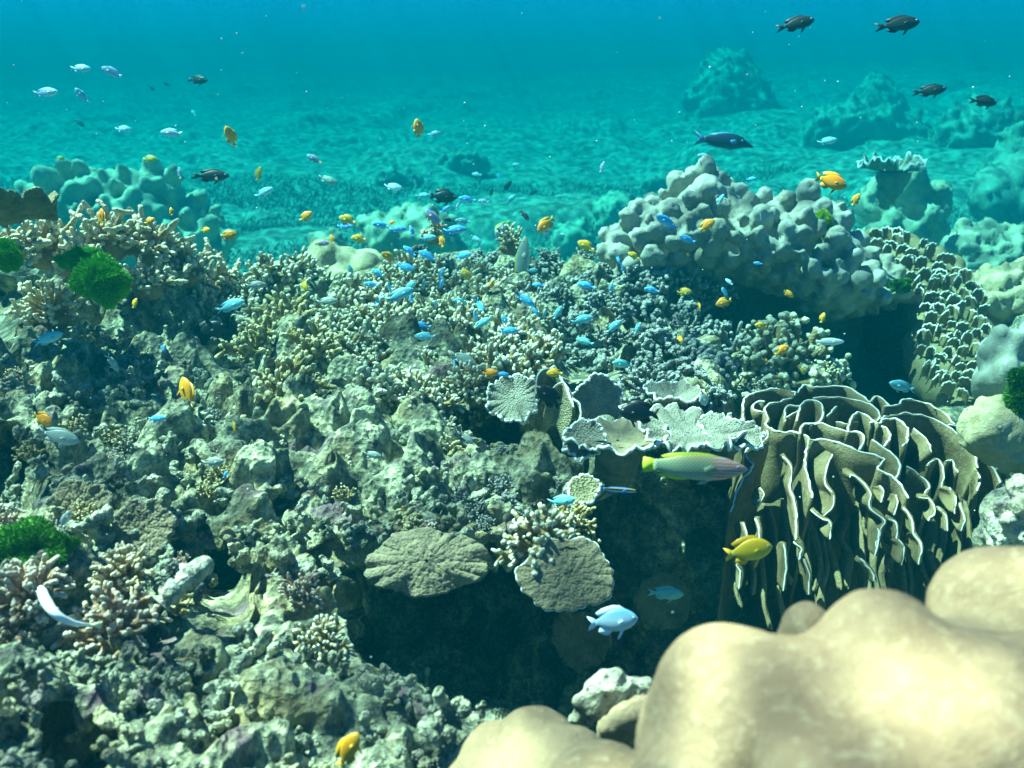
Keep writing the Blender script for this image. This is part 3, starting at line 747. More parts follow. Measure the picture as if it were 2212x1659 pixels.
# left edge smaller far lumps
for k, (x, y, r_, d, lab) in enumerate([(620, 640, 36, 3.6, "green coral knob half hidden beyond the ridge, right of the left branching corals"), (1000, 345, 60, 8.0, "very faint pale coral patch on the sea bed above the dark fish"), (860, 380, 55, 7.4, "very faint coral rise on the sea bed above the pale fish pair"), (1430, 395, 55, 6.6, "pale coral sand hump behind the grey mound, to its upper left"), (560, 470, 50, 5.4, "dim rounded coral hump right of the teal lobed coral"), (1900, 330, 70, 7.5, "dim low coral rise right of the long nosed dark fish")]):
    lobed("far_coral", lab, [(x - r_, y + r_ * .5), (x - r_ * .8, y - r_ * .1), (x - r_ * .2, y - r_ * .4), (x + r_ * .5, y - r_ * .3), (x + r_, y + r_ * .2), (x + r_, y + r_ * .6)], d, 0.2, 15, M_FAR, 0.02, seed=40 + k, rr=0.6, gran=0.005, elong=1.2, bg=True)
# right: cream lumpy coral and rubble
lobed("lumpy_coral", "bright cream lumpy coral head at the right edge, right of the big folded coral", [(2075, 960), (2085, 905), (2120, 870), (2160, 850), (2230, 860), (2270, 930), (2250, 1020), (2160, 1010), (2110, 990)], 1.72, 0.10, 24, M_CREAM, 0.006, seed=30, rr=0.75, elong=1.0, gran=0.0018)
lobed("rubble_rock", "pitted grey cream rock at the right edge, between cream coral and huge boulder coral", [(2130, 1200), (2135, 1130), (2160, 1060), (2200, 1020), (2280, 1020), (2300, 1220), (2200, 1230)], 1.4, 0.10, 34, M_PALE, 0.005, seed=31, rr=0.75, elong=1.0, gran=0.0035)
lobed("rubble_rock", "pale green angular slab of dead coral leaning behind the huge foreground boulder coral", [(1222, 1540), (1235, 1515), (1275, 1480), (1310, 1452), (1380, 1458), (1412, 1470), (1418, 1500), (1370, 1520), (1330, 1535), (1270, 1570), (1230, 1562)], 1.0, 0.03, 24, M_PALE, 0.0035, seed=32, rr=0.85, elong=1.0, gran=0.0012)
M_RUST = mat_smooth("rust_nodules", (0.55, 0.40, 0.22), (0.34, 0.20, 0.12), (0.7, 0.55, 0.36), sc=3, bs=1.0)
lobed("nodular_coral", "rusty pink nodular coral wedged between the pale slab and the huge boulder coral", [(1280, 1600), (1290, 1560), (1330, 1525), (1390, 1500), (1425, 1500), (1420, 1560), (1360, 1610)], 0.93, 0.03, 13, M_RUST, 0.003, seed=33, rr=0.6, elong=1.0, gran=0.001)

# ================================================================ B: folded lettuce coral
M_LET = mat_smooth("folded_coral", (0.20, 0.155, 0.07), (0.13, 0.095, 0.042), (0.27, 0.225, 0.13), sc=1.5, bs=0.5, grain=160)
M_RIM = mat_plain("pale_rim", (0.66, 0.66, 0.54), 0.6, 0.3, 0.15)
def z5(pts): return [(1423.2 + a * .5505, 745.5 + b * .5505) for a, b in pts]
def dB(x, y): return 1.0 / np.interp(y, [820, 1000, 1200, 1350], [1 / 2.02, 1 / 1.68, 1 / 1.50, 1 / 1.42]) + abs(x - 1800) ** 2 * 1.4e-6
SH = [([(335, 300), (330, 240), (345, 205), (400, 180), (470, 172), (535, 188), (500, 215), (430, 235), (415, 255), (430, 290), (420, 315), (470, 340), (550, 345), (590, 370), (580, 420), (575, 480), (595, 560), (600, 600)], .30, .012),
      ([(415, 262), (385, 262), (365, 245), (385, 225), (415, 222)], .22, .05), ([(540, 190), (570, 160), (610, 165), (690, 160), (740, 165), (790, 195), (830, 225)], .24, .02),
      ([(605, 210), (680, 205), (750, 210), (830, 235), (862, 262), (860, 290), (830, 305)], .26, .0), ([(495, 300), (500, 245), (540, 238), (560, 245), (530, 270), (505, 285)], .16, .03),
      ([(540, 300), (560, 235), (600, 215), (635, 230), (645, 270), (630, 300), (590, 310)], .2, .0), ([(555, 345), (560, 320), (580, 308), (640, 310), (720, 335), (790, 345), (805, 370), (790, 410)], .25, .0),
      ([(740, 345), (750, 300), (765, 275), (795, 265), (850, 305), (900, 335), (905, 370), (880, 405)], .26, .0), ([(590, 375), (640, 372), (710, 385), (780, 415), (850, 435), (885, 450), (860, 485), (900, 505), (950, 550), (975, 600)], .34, -.02),
      ([(430, 335), (420, 370), (350, 410), (345, 440), (370, 470), (355, 500), (320, 540), (300, 600), (280, 650)], .36, -.01), ([(850, 292), (960, 270), (1060, 285), (1140, 325), (1200, 380), (1240, 430), (1250, 480)], .33, .0),
      ([(860, 310), (890, 292), (930, 290), (975, 330), (975, 370), (960, 400)], .26, -.01), ([(880, 240), (940, 235), (960, 215), (1040, 225), (1110, 260), (1160, 310)], .25, .02), ([(830, 225), (850, 200), (880, 215), (900, 240)], .15, .03),
      ([(1100, 315), (1180, 320), (1260, 360), (1330, 410), (1355, 450), (1330, 470)], .3, .02), ([(835, 372), (880, 400), (940, 450), (943, 500), (930, 520)], .28, -.02), ([(1240, 430), (1300, 470), (1340, 530), (1330, 560)], .3, .0),
      ([(655, 285), (680, 260), (697, 240)], .1, .02), ([(1000, 330), (1050, 370), (1070, 420)], .1, .0), ([(700, 300), (740, 310), (780, 300)], .12, .03),
      ([(975, 480), (1010, 500), (1060, 545), (1045, 585)], .2, -.02), ([(1055, 470), (1090, 445), (1115, 480), (1112, 560)], .24, -.01), ([(1125, 460), (1150, 450), (1170, 500)], .22, .0), ([(1240, 480), (1260, 520), (1250, 570)], .22, .0)]
B = empty("folded_coral", P(1800, 1150, 1.95), "large brown folded coral of thin upright white rimmed sheets, right of the checkered wrasse", "coral")
for k, (c, H, off) in enumerate(SH):
    cp = [(x, y, dB(x, y) + off) for x, y in z5(c)]
    add_sheet(B, cp, (0, 0.22, -1), H, M_LET, M_RIM, rim=0.0019, jag=0.002, wave=0.012, seed=k * 3.1, thick=0.006)
FIN = [([(490, 440), (520, 480), (515, 560), (535, 620), (540, 690), (538, 765)], .13), ([(680, 430), (660, 480), (655, 540), (685, 590), (680, 640), (650, 670)], .12),
       ([(750, 520), (755, 510), (790, 530), (830, 580), (830, 640), (885, 690), (870, 730), (850, 825)], .15), ([(600, 648), (640, 680), (675, 700), (668, 760)], .10), ([(870, 555), (880, 580), (872, 615)], .05),
       ([(932, 588), (935, 620), (922, 665)], .06), ([(1020, 600), (1060, 605), (1080, 650), (1060, 690)], .08), ([(1100, 640), (1125, 670), (1130, 730)], .08), ([(960, 640), (990, 680), (1000, 740)], .08), ([(900, 680), (930, 700), (935, 760)], .07),
       ([(860, 720), (862, 750), (852, 790)], .05), ([(305, 860), (322, 900), (312, 955)], .08), ([(395, 560), (412, 585), (386, 640)], .06), ([(330, 700), (345, 760), (340, 820)], .1), ([(380, 680), (395, 740), (385, 800)], .07), ([(530, 770), (560, 800), (550, 840)], .05),
       ([(1000, 740), (1030, 790), (1020, 860)], .09), ([(1140, 560), (1165, 600), (1160, 660)], .09), ([(1180, 620), (1200, 680), (1185, 730)], .09), ([(790, 840), (830, 880), (850, 930)], .07), ([(940, 760), (965, 800), (950, 860)], .08), ([(570, 840), (590, 900), (585, 980)], .08), ([(490, 780), (500, 860), (490, 960)], .1)]
for k, (c, H) in enumerate(FIN):
    cp = [(x, y, 1.0 / np.interp(y, [820, 1000, 1200, 1350], [1 / 2.0, 1 / 1.66, 1 / 1.53, 1 / 1.5]) + 0.03) for x, y in z5(c)]
    add_sheet(B, cp, (0.05, 1, -0.25), H * 0.7, M_LET, M_RIM, rim=0.0014, jag=0.0015, wave=0.008, seed=k * 5.7, thick=0.007, rows=8, taper=True)
r_b = np.random.default_rng(12)
for k in range(20):                  # long pleats running down the flank
    xa = 290 + 960 * (k + 0.5 * r_b.random()) / 20; ya = np.interp(xa, [290, 600, 900, 1250], [640, 560, 590, 560]) + 60 * r_b.random(); ln_ = 300 + 160 * r_b.random()
    c = [(xa + 14 * r_b.normal() + 6 * j, ya + ln_ * j / 5) for j in range(6)]
    cp = [(x, y, 1.0 / np.interp(y, [820, 1000, 1200, 1350], [1 / 2.02, 1 / 1.72, 1 / 1.58, 1 / 1.52]) + 0.085) for x, y in z5(c)]
    add_sheet(B, cp, (0.05, 1, -0.2), 0.03 + 0.035 * r_b.random(), M_LET, M_LET, rim=0.0026, wave=0.008, seed=k * 2.7, thick=0.007, rows=7, taper=True)
core = blobs("core", [E(1800, 1130, 2.0, 190, 200, 150), E(1900, 1080, 2.0, 170, 170, 130), E(1700, 1120, 2.0, 130, 150, 160), E(1800, 1300, 1.95, 180, 200, 160)], 0.012, M_LET, 3, lambda p: 0.01 * fbm(p * 14, 3, 6), centre=np.array(B.location))
link("core", core, B)

# ================================================================ D: field of small upright blades on the right slope
M_BLADE = mat_smooth("blade_coral", (0.22, 0.18, 0.08), (0.15, 0.115, 0.05), (0.28, 0.25, 0.16), sc=1.5, bs=0.5, grain=130)
polyD = [(1870, 505), (1920, 498), (1980, 515), (2050, 555), (2110, 610), (2140, 680), (2150, 760), (2130, 830), (2080, 860), (2010, 830), (1975, 760), (1990, 690), (1960, 600), (1900, 560)]
DB = empty("bladed_coral", P(2030, 700, 3.1), "brown slope of many small upright coral blades, right of the grey knobbly mound", "coral")
def dD(x, y): return float(np.interp(y, [500, 620, 860], [3.35, 2.95, 2.62]) + 0.0004 * abs(x - 2080))
blades = []
for s in range(5):
    u = np.linspace(-1, 1, 18); r_ = np.random.default_rng(s)
    c = np.stack([u * 0.5, 0.18 * np.sin(u * 2.2 + s) + 0.08 * u ** 2, 0.5 * np.sqrt(np.clip(1 - (u * 0.97) ** 2, 0, 1)) ** 0.8 + 0.05 * np.sin(u * 9 + s)], -1)
    V, F = sheet_np(c, (0, 0.25, -1), 0.9, 8, 0.10, 0.06, 3.0, None, s)
    rm = tube_np(c, np.full(18, 0.062), 6, None, True, 0.1)
    blades.append((mesh_np("blade", V, F, M_BLADE), mesh_np("rim", rm[0], rm[1], M_RIM)))
rr_ = np.random.default_rng(5); cnt = 0; got = []
while cnt < 98:
    x = 1860 + 300 * rr_.random(); y = 495 + 370 * rr_.random()
    if poly_sd(np.array([x]), np.array([y]), polyD)[0] < 4: continue
    if any((x - a) ** 2 + ((y - b) * 0.8) ** 2 < 19 ** 2 for a, b in got) and rr_.random() < 0.985: continue
    got.append((x, y)); d = dD(x, y) - 0.03; bm_, rm_ = blades[cnt % 5]
    b = link("blade", bm_, DB); b.location = Vector(P(x, y, d)) - DB.location
    s = (19 + 12 * rr_.random()) * d / FPX; b.scale = (s, s, s * (0.9 + 0.5 * rr_.random()))
    b.rotation_euler = (R(-8 + 16 * rr_.random()), R(18 * rr_.random()), R(-60 + 100 * rr_.random()))
    link("rim", rm_, b); cnt += 1
items = []
for x, y in got: items.append(E(x, y + 22, dD(x, y) + 0.10, 34, 60, 34))
link("slope", blobs("slope", items, 0.014, M_BLADE, 3, lambda p: 0.008 * fbm(p * 20, 2, 3), centre=np.array(DB.location)), DB)

# ================================================================ E and F: plate corals
M_PLT = mat_coral("plate_grey", (0.34, 0.33, 0.25), (0.5, 0.5, 0.4), bumpy=260, bs=0.7)
M_PLTB = mat_coral("plate_brown", (0.30, 0.24, 0.13), (0.4, 0.35, 0.2), bumpy=230, bs=0.35)
M_PLTO = mat_coral("plate_ochre", (0.42, 0.38, 0.2), (0.5, 0.45, 0.3), bumpy=230, bs=1.0)
M_RIMB = mat_plain("bright_rim", (0.60, 0.64, 0.60), 0.6, 0.3, 0.15)
plate_coral("plate_coral", "small grey ruffled plate coral with white edge, just left of the folded tan plate", 1112, 862, 1.88, 56, M_PLT, M_RIMB, normal=(-0.1, -0.75, 0.8), waves=9, seed=2, wz=0.10, ruf=0.07)
plate_coral("plate_coral", "broad upright grainy grey plate coral between the folded tan plate and the small oval plate", 1292, 866, 1.84, 56, M_PLT, M_RIMB, normal=(0.15, -1, 0.25), waves=7, seed=5, wz=0.05, ruf=0.06)
T = empty("plate_coral", P(1205, 870, 1.85), "tan curled upright plate coral with pale edge beside the black fish", "plate coral")
add_sheet(T, [(1160, 850, 1.86), (1160, 828, 1.86), (1163, 808, 1.86), (1175, 798, 1.88), (1197, 803, 1.9), (1214, 821, 1.86), (1230, 845, 1.82), (1234, 858, 1.80), (1251, 872, 1.79), (1254, 895, 1.78), (1247, 922, 1.77)], (0.0, 0.5, -1), .10, M_PLTO, M_RIMB, rim=0.002, wave=0.004)
add_sheet(T, [(1186, 860, 1.84), (1200, 835, 1.83), (1218, 826, 1.82), (1228, 850, 1.80), (1240, 880, 1.78)], (-0.2, 0.3, -1), .11, M_PLTO, M_RIMB, rim=0.002, wave=0.004)
plate_coral("plate_coral", "small oval grey plate coral with white ruffled rim, topmost of the tiered plates", 1452, 862, 1.84, 64, M_PLT, M_RIMB, normal=(0.06, 0.0, 1), waves=11, seed=7, wz=0.05, ruf=0.05, cup=0.3)
plate_coral("plate_coral", "thin dim ruffled plate coral, second of the tiered plates, above the biggest", 1420, 902, 1.8, 74, M_PLTB, M_RIMB, normal=(0.0, 0.08, 1), waves=13, seed=8, wz=0.07, ruf=0.06, cup=0.2)
plate_coral("plate_coral", "wide brown plate coral with bright scalloped edge, left half of the tier over the hollow", 1335, 955, 1.68, 112, M_PLTB, M_RIMB, normal=(-0.05, 0.06, 1), waves=15, seed=9, wz=0.06, ruf=0.05, cup=0.15)
plate_coral("plate_coral", "wide pale ruffled plate coral directly above the checkered wrasse", 1485, 938, 1.68, 108, M_PLT, M_RIMB, normal=(0.05, -0.08, 1), waves=17, seed=10, wz=0.07, ruf=0.05, cup=0.12)
plate_coral("plate_coral", "pale grainy plate coral wing touching the folded coral, right end of the tier", 1575, 938, 1.70, 66, M_PLT, M_RIMB, normal=(0.1, -0.2, 1), waves=9, seed=11, wz=0.07, ruf=0.07)
plate_coral("plate_coral", "little curled plate coral below the tier, left end, above the cleaner wrasse", 1262, 952, 1.66, 44, M_PLT, M_RIMB, normal=(-0.3, -0.8, 0.7), waves=7, seed=12, wz=0.1, ruf=0.08)
plate_coral("plate_coral", "ochre edged little plate coral pointing at the cleaner wrasse", 1262, 1060, 1.52, 34, M_PLTO, M_RIMB, normal=(-0.1, -0.6, 0.8), waves=5, seed=13, wz=0.05)
plate_coral("plate_coral", "wide dark brown plate coral hanging under the ledge, left of the round one", 920, 1212, 1.36, 125, M_PLTB, M_PLT, normal=(0.05, -1.0, 0.75), waves=9, seed=14, wz=0.04, ruf=0.03, cup=-0.12, rim=0.0018, lumps=0.02, aspect=0.56, stalk=False)
plate_coral("plate_coral", "round brown plate coral with white knobs, over the black hollow beside the pale fish", 1222, 1240, 1.30, 98, M_PLTB, M_RIMB, normal=(-0.05, -1.0, 0.75), waves=21, seed=15, wz=0.015, ruf=0.02, cup=-0.06, rim=0.0016, lumps=0.02, aspect=0.8)
plate_coral("plate_coral", "dim thin edged plate coral in the dark hollow behind the small turquoise fish", 1430, 1300, 1.85, 60, M_PLTB, M_PLT, normal=(0.1, -1.0, 0.3), waves=7, seed=16, wz=0.03, rim=0.0014)
plate_coral("plate_coral", "dim upright plate coral deep in the hollow below the round knobbed plate", 1255, 1380, 1.72, 66, M_PLTB, M_PLT, normal=(-0.3, -1.0, 0.1), waves=6, seed=17, wz=0.05, rim=0.0014)
plate_coral("plate_coral", "thin pale plate coral with folded edges high on the right background slope", 1930, 372, 5.4, 68, M_PLT, M_RIMB, normal=(0.0, -0.05, 1), waves=5, seed=18, wz=0.16, rim=0.006, ruf=0.08, cup=0.35, aspect=0.8)
plate_coral("plate_coral", "dark plate coral catching light on its edge at the top left corner of the reef", -5, 470, 1.9, 125, M_PLTB, M_PLTO, normal=(-0.25, 0.25, 1), stalk=False, waves=6, seed=19, wz=0.10, ruf=0.08, cup=0.10, rim=0.004)  # the light on its edge is painted as an ochre rim
plate_coral("plate_coral", "rounded dark plate coral on the left reef wall above the small fan of tan branches", 350, 1210, 1.25, 0.1, M_PLTB, M_PLT) if False else None
for x, y, r_, sd, lab in [(170, 1105, 70, 3, "dusky round plate coral on the left reef face, above the small tan branching fan"), (310, 1140, 62, 4, "dusky plate coral beside the hole left of centre, right of the other dusky plate"), (620, 905, 52, 5, "thin brown plate skirt under the bushy olive coral"), (150, 1560, 80, 6, "brown plate coral in shade at the lower left")]:
    plate_coral("plate_coral", lab, x, y, D(x, y) - 0.03, r_, M_PLTB, M_PLT, normal=(0.05, -1, 0.6), waves=7, seed=sd, wz=0.04, rim=0.0016, lumps=0.03)

# ================================================================ branching colonies
UL = "left"
col = colony
col("branching_coral", "tan branching coral rising highest above the left reef crest, under an orange fish", 235, 505, 82, 'antler', 'ant', 18, d=2.35)
col("branching_coral", "tan branching coral thicket on the left crest, beside the dark plate edge", 105, 520, 88, 'antler', 'ant', 18, d=2.2)
col("branching_coral", "tan antler coral on the left crest, second from its right end", 330, 520, 78, 'antler', 'ant', 17, d=2.45)
col("branching_coral", "tan antler coral spreading right over the green algae", 400, 565, 78, 'antler', 'ant', 17, d=2.5)
col("branching_coral", "stubby tan branching coral at the right end of the left crest", 475, 600, 66, 'antler', 'ant', 17, d=2.6)
col("branching_coral", "shaded antler coral low on the left crest, above the green algae", 170, 565, 74, 'antler', 'ant', 15, d=2.2)
col("branching_coral", "small shaded antler coral wedged right of the green algae", 320, 600, 66, 'antler', 'ant', 15, d=2.35)
col("branching_coral", "long fingered coral clump by the left edge of the photo, below the dark plate", 30, 520, 60, 'antler', 'ant', 12, d=2.1)
col("branching_coral", "fan shaped tan branching coral left of the green algae ball", 115, 655, 80, 'fan', 'ant', 46, d=D(115, 655) - 0.06, spread=1.4)
col("branching_coral", "fan shaped tan coral above the slanting black fish", 430, 665, 70, 'fan', 'ant', 40, spread=1.4)
col("branching_coral", "low tan branches just under the left crest, right of the orange fish pair", 530, 640, 50, 'finger', 'fing', 18)
# mid-left bushes
for x, y, r_, lab in [(585, 600, 46, "small tan finger coral in front of the cream coral, left end"), (650, 590, 46, "tan finger coral in front of the cream coral, below the yellow fish"), (620, 700, 62, "olive finger coral cluster with pale knobby tips, left of the swarm"), (560, 745, 58, "olive finger coral cluster above the bushy olive coral"),
                      (680, 760, 58, "olive finger coral cluster beside the bushy olive coral, to its upper right"), (560, 690, 40, "little tan finger coral right of the blurred teal fish")]:
    col("finger_coral", lab, x, y, r_ * 1.25, 'finger', 'olive' if 'olive' in lab else 'fing', 22, d=D(x, y) - 0.07)
col("bushy_coral", "bushy golden olive coral mound with frilly branches, centre left", 615, 850, 92, 'finger', 'olive', 34, d=D(615, 850) - 0.08, spread=1.5, axis=(0, -0.7, 1))
col("finger_coral", "stout finger coral with two raised prongs near the middle, above the hidden olive fish", 955, 930, 52, 'finger', 'fing', 12, axis=(0.3, -0.2, 1))
col("finger_coral", "stout pale tipped finger coral cluster just below the yellow eyed grey fish", 930, 845, 62, 'finger', 'fing', 18)
col("finger_coral", "tan finger coral cluster left of the stout pale tipped one", 850, 860, 56, 'finger', 'fing', 18)
# two tall sprigs on the ridge
col("finger_coral", "forked coral sprig poking up in front of the striped butterflyfish", 1100, 520, 44, 'finger', 'fing', 9, spread=0.9, d=3.0)
col("finger_coral", "short forked coral sprig on the crest left of the grey mound", 1262, 560, 32, 'finger', 'grey', 8, spread=0.9, d=3.0)
col("finger_coral", "thin coral sprig on the crest between parrotfish and grey mound", 1186, 560, 34, 'finger', 'grey', 8, spread=0.9, d=3.0)
col("finger_coral", "little coral sprig behind the purple blue fish", 945, 490, 26, 'finger', 'fing', 6, spread=0.9, d=3.1)
col("finger_coral", "pale knob of coral on the crest under the purple blue fish", 935, 505, 34, 'stub', 'fing', 8, spread=1.2, d=3.1)
col("knob_coral", "bright knobby coral with bead like white tips under the grey mound's cave", 1690, 790, 118, 'knob', 'knob', 78, spread=1.45, axis=(0, -0.8, 1), d=2.55, lift=0.32, bw=0.8)
col("knob_coral", "small beaded coral sprig at the lower right of the bright knobby coral", 1780, 800, 42, 'knob', 'knob', 14, d=2.45)
col("knob_coral", "small dim beaded coral at the foot of the bright knobby coral, by the folded coral", 1640, 850, 40, 'knob', 'grey', 14, d=2.2)
# lower-centre
col("finger_coral", "tan finger coral with white tips growing on the round plate coral", 1165, 1160, 78, 'finger', 'fing', 26, spread=1.4, axis=(-0.2, -0.5, 1), d=1.36)
col("finger_coral", "brown shaded finger coral behind the white tipped one, under the turquoise fish", 1235, 1130, 58, 'finger', 'olive', 18, d=1.45)
col("finger_coral", "tiny grey finger coral tuft on the rock left of the turquoise fish", 1085, 1050, 30, 'finger', 'grey', 10, d=D(1085, 1050) - 0.02)
col("branching_coral", "dusky brown branch coral by the pale blue blurred fish, centre", 955, 975, 48, 'antler', 'olive', 16)
# lower-left
col("branching_coral", "neat fan of tan branches standing alone, right of the green algae ball", 270, 1225, 76, 'fan', 'ant', 46, spread=1.3, d=D(270, 1225) - 0.03)
col("branching_coral", "pinkish tan branching coral above the thin white curved fish", 65, 1265, 92, 'fan', 'pink', 44, spread=1.4, d=1.12)
col("branching_coral", "pinkish branching coral with white tips right of the thin white curved fish", 245, 1340, 92, 'finger', 'pink', 26, spread=1.4, d=1.14)
col("branching_coral", "shaded pinkish branch coral at the left edge below the thin white curved fish", 30, 1370, 70, 'finger', 'pink', 18, d=1.1)
col("branching_coral", "small purple grey branch coral at the left edge, above the green algae ball", 8, 1130, 46, 'antler', 'pink', 16, d=1.28)
col("finger_coral", "lilac grey finger coral tuft on the pale ledge beside the dark hollow", 655, 1275, 52, 'finger', 'pink', 18, d=D(655, 1275) - 0.02)
col("finger_coral", "brown finger coral with lilac tips hanging over the hollow's left side", 700, 1375, 62, 'finger', 'fing', 18, d=D(690, 1380) - 0.02)
col("finger_coral", "golden stubby coral crust on the lower left ledge", 600, 1390, 48, 'stub', 'olive', 14)
col("finger_coral", "small golden coral clump beside the half hidden dark fish", 395, 1300, 40, 'stub', 'olive', 12)
# the dense field: shares one description because nothing tells the clumps apart
r0 = np.random.default_rng(77)
FIELD = [(700, 1230), (540, 900)]
def scatter(poly, sp, n, ya=1.0):
    pts = []; P2 = np.array(poly, float); lo, hi = P2.min(0), P2.max(0)
    for _ in range(9000):
        q = lo + (hi - lo) * r0.random(2)
        sc = 0.75 + 0.5 * (q[1] - 540) / 400
        if poly_sd(q[:1], q[1:], poly)[0] < 0: continue
        if all((q[0] - a) ** 2 + ((q[1] - b) * 1.25) ** 2 > (sp * sc) ** 2 for a, b, _ in pts): pts.append((q[0], q[1], sc))
        if len(pts) >= n: break
    return sorted(pts, key=lambda t: t[1])
FSC = 1.32
for x, y, sc in scatter([(700, 620), (880, 590), (1060, 590), (1130, 620), (1190, 760), (1000, 900), (800, 830), (700, 720)], 56, 90):
    col("finger_coral", "tan finger coral clump with pale knobby tips, crowded mid reef under the blue fish", x, y, 44 * sc * FSC * (0.8 + 0.5 * r0.random()), 'finger' if r0.random() < 0.85 else 'antler', 'fing', 14, spread=1.15, d=D(x, y) - 0.05, group="tan finger coral clumps in the middle of the reef")
for x, y, sc in scatter([(1060, 570), (1240, 580), (1480, 580), (1600, 720), (1600, 860), (1380, 850), (1290, 800), (1180, 760), (1110, 640)], 60, 90):
    col("cauliflower_coral", "rough grey cauliflower coral clump in the crowd between the swarm and the beaded coral", x, y, 44 * sc * 1.2 * (0.8 + 0.5 * r0.random()), 'stub' if r0.random() < 0.7 else 'finger', 'grey', 14, spread=1.3, d=D(x, y) - 0.05, group="grey cauliflower coral clumps right of the middle")
for x, y, sc in scatter([(840, 560), (900, 545), (1050, 550), (1180, 555), (1180, 600), (860, 600)], 58, 14):
    col("cauliflower_coral", "grey brown lumpy coral clump along the reef crest behind the blue fish", x, y, 42 * sc, 'stub', 'grey', 16, spread=1.35, group="grey lumpy corals along the middle crest")

# ================================================================ craggy dead coral on the left and lower reef
M_CRAG = mat_rock("crag", light=(0.64, 0.64, 0.44), mid=(0.30, 0.32, 0.23), dark=(0.08, 0.08, 0.07), warm=(0.44, 0.38, 0.18), purple=(0.26, 0.18, 0.22), sc=1.3)
def crag_proto(seed):
    r = np.random.default_rng(seed); it = []
    for k in range(r.integers(4, 7)):
        p = np.array([r.normal() * 0.35, r.normal() * 0.35, -0.3]); d_ = r.normal(size=3) * 0.5 + [0, 0, 0.9]
        for s in range(r.integers(6, 11)):
            d_ = d_ + r.normal(size=3) * 0.45; d_ /= np.linalg.norm(d_)
            if p[2] > 0.55: d_[2] -= 0.7
            rad = 0.10 + 0.10 * r.random()
            it.append((p.copy(), (rad, rad * (0.8 + 0.4 * r.random()), rad))); p = p + d_ * 0.16
        it.append((p.copy(), (0.16, 0.16, 0.14)))
    it.append((np.array([0, 0, -0.35]), (0.7, 0.7, 0.22)))
    def dp(p):
        f1, _, _ = worley(p * 6.5, seed); g1, _, _ = worley(p * 14, seed + 1)
        return 0.05 * fbm(p * 4, 3, seed) - 0.055 * sstep(0.35, 0.12, f1) - 0.03 * sstep(0.35, 0.1, g1) + 0.012 * fbm(p * 22, 2, 3)
    return blobs("dead_coral", it, 0.027, M_CRAG, 3, dp)
CRAGS = [crag_proto(50 + s) for s in range(9)]
def crag(x, y, rpx, label="knobbly pitted dead coral crusted pale green, one of many over the left reef face", group="dead coral crags on the left and lower reef", d=None):
    d = d or D(x, y); o = link("dead_coral", CRAGS[int(r0.integers(0, 9))]); s = rpx * d / FPX
    o.location = P(x, y, d + s * 0.15); o.scale = (s, s, s * (0.8 + 0.5 * r0.random()))
    o.rotation_euler = (R(-25 + 35 * r0.random()) + R(12), R(-25 + 50 * r0.random()), r0.random() * 6.28)
    return tag(o, label, "dead coral", group)
LEFT = [(-20, 760), (300, 700), (520, 760), (700, 930), (900, 960), (1100, 960), (1260, 1060), (1080, 1180), (860, 1190), (740, 1260), (500, 1190), (360, 1290), (160, 1150), (-20, 1120)]
pts = []
for _ in range(6000):
    x, y = -20 + 1300 * r0.random(), 700 + 620 * r0.random()
    if poly_sd(np.array([x]), np.array([y]), LEFT)[0] < 0: continue
    sc = 0.8 + 0.5 * (y - 700) / 500
    if all((x - a) ** 2 + ((y - b) * 1.2) ** 2 > (50 * sc) ** 2 for a, b, _ in pts): pts.append((x, y, sc))
for x, y, sc in pts: crag(x, y, 46 * sc * (0.65 + 0.75 * r0.random() ** 2))
LOW = [(-20, 1420), (330, 1420), (620, 1400), (760, 1480), (960, 1500), (1060, 1600), (960, 1680), (-20, 1680)]
pts = []
for _ in range(4000):
    x, y = -20 + 1100 * r0.random(), 1400 + 280 * r0.random()
    if poly_sd(np.array([x]), np.array([y]), LOW)[0] < 0: continue
    if all((x - a) ** 2 + ((y - b) * 1.2) ** 2 > 66 ** 2 for a, b in pts): pts.append((x, y))
for x, y in pts: crag(x, y, 62 * (0.65 + 0.75 * r0.random() ** 2), "gnarled cream and green dead coral piece along the bottom left, close to the camera", "gnarled dead coral along the bottom left")
crag(850, 1500, 70, "knobby dead coral spire standing up at the left rim of the dark hollow", None, d=1.1)
crag(950, 1540, 72, "bright jagged dead coral peak left of the smooth tan mound at the bottom", None, d=1.0)
crag(1060, 1575, 46, "small dead coral finger leaning right beside the smooth tan mound", None, d=1.0)
# small living tufts among the dead coral of the left face
n_t = 0
for _ in range(3000):
    x, y = 20 + 1150 * r0.random(), 760 + 620 * r0.random()
    if poly_sd(np.array([x]), np.array([y]), LEFT)[0] < 20 or n_t > 34: continue
    n_t += 1; k_ = r0.random()
    col("finger_coral", "small brownish finger coral tuft, one of many sprouting between the dead crags at left", x, y, 20 + 18 * r0.random(), 'finger' if k_ < .6 else 'stub', ('fing', 'olive', 'pink', 'grey')[int(r0.integers(0, 4))], 11, d=D(x, y) - 0.035, group="small coral tufts among the dead crags")
# dead branch lying across
b = tube_np(smooth_curve([np.array(P(350, 1305, 1.17)), np.array(P(390, 1262, 1.18)), np.array(P(440, 1222, 1.2))], 14), 0.014 + 0.002 * np.random.default_rng(3).normal(size=14), 14, None, True, 0.06)
tag(link("dead_branch", mesh_np("dead_branch", b[0], b[1], M_PALE)), "short thick grey dead coral branch lying aslant in the left hollow", "dead coral")

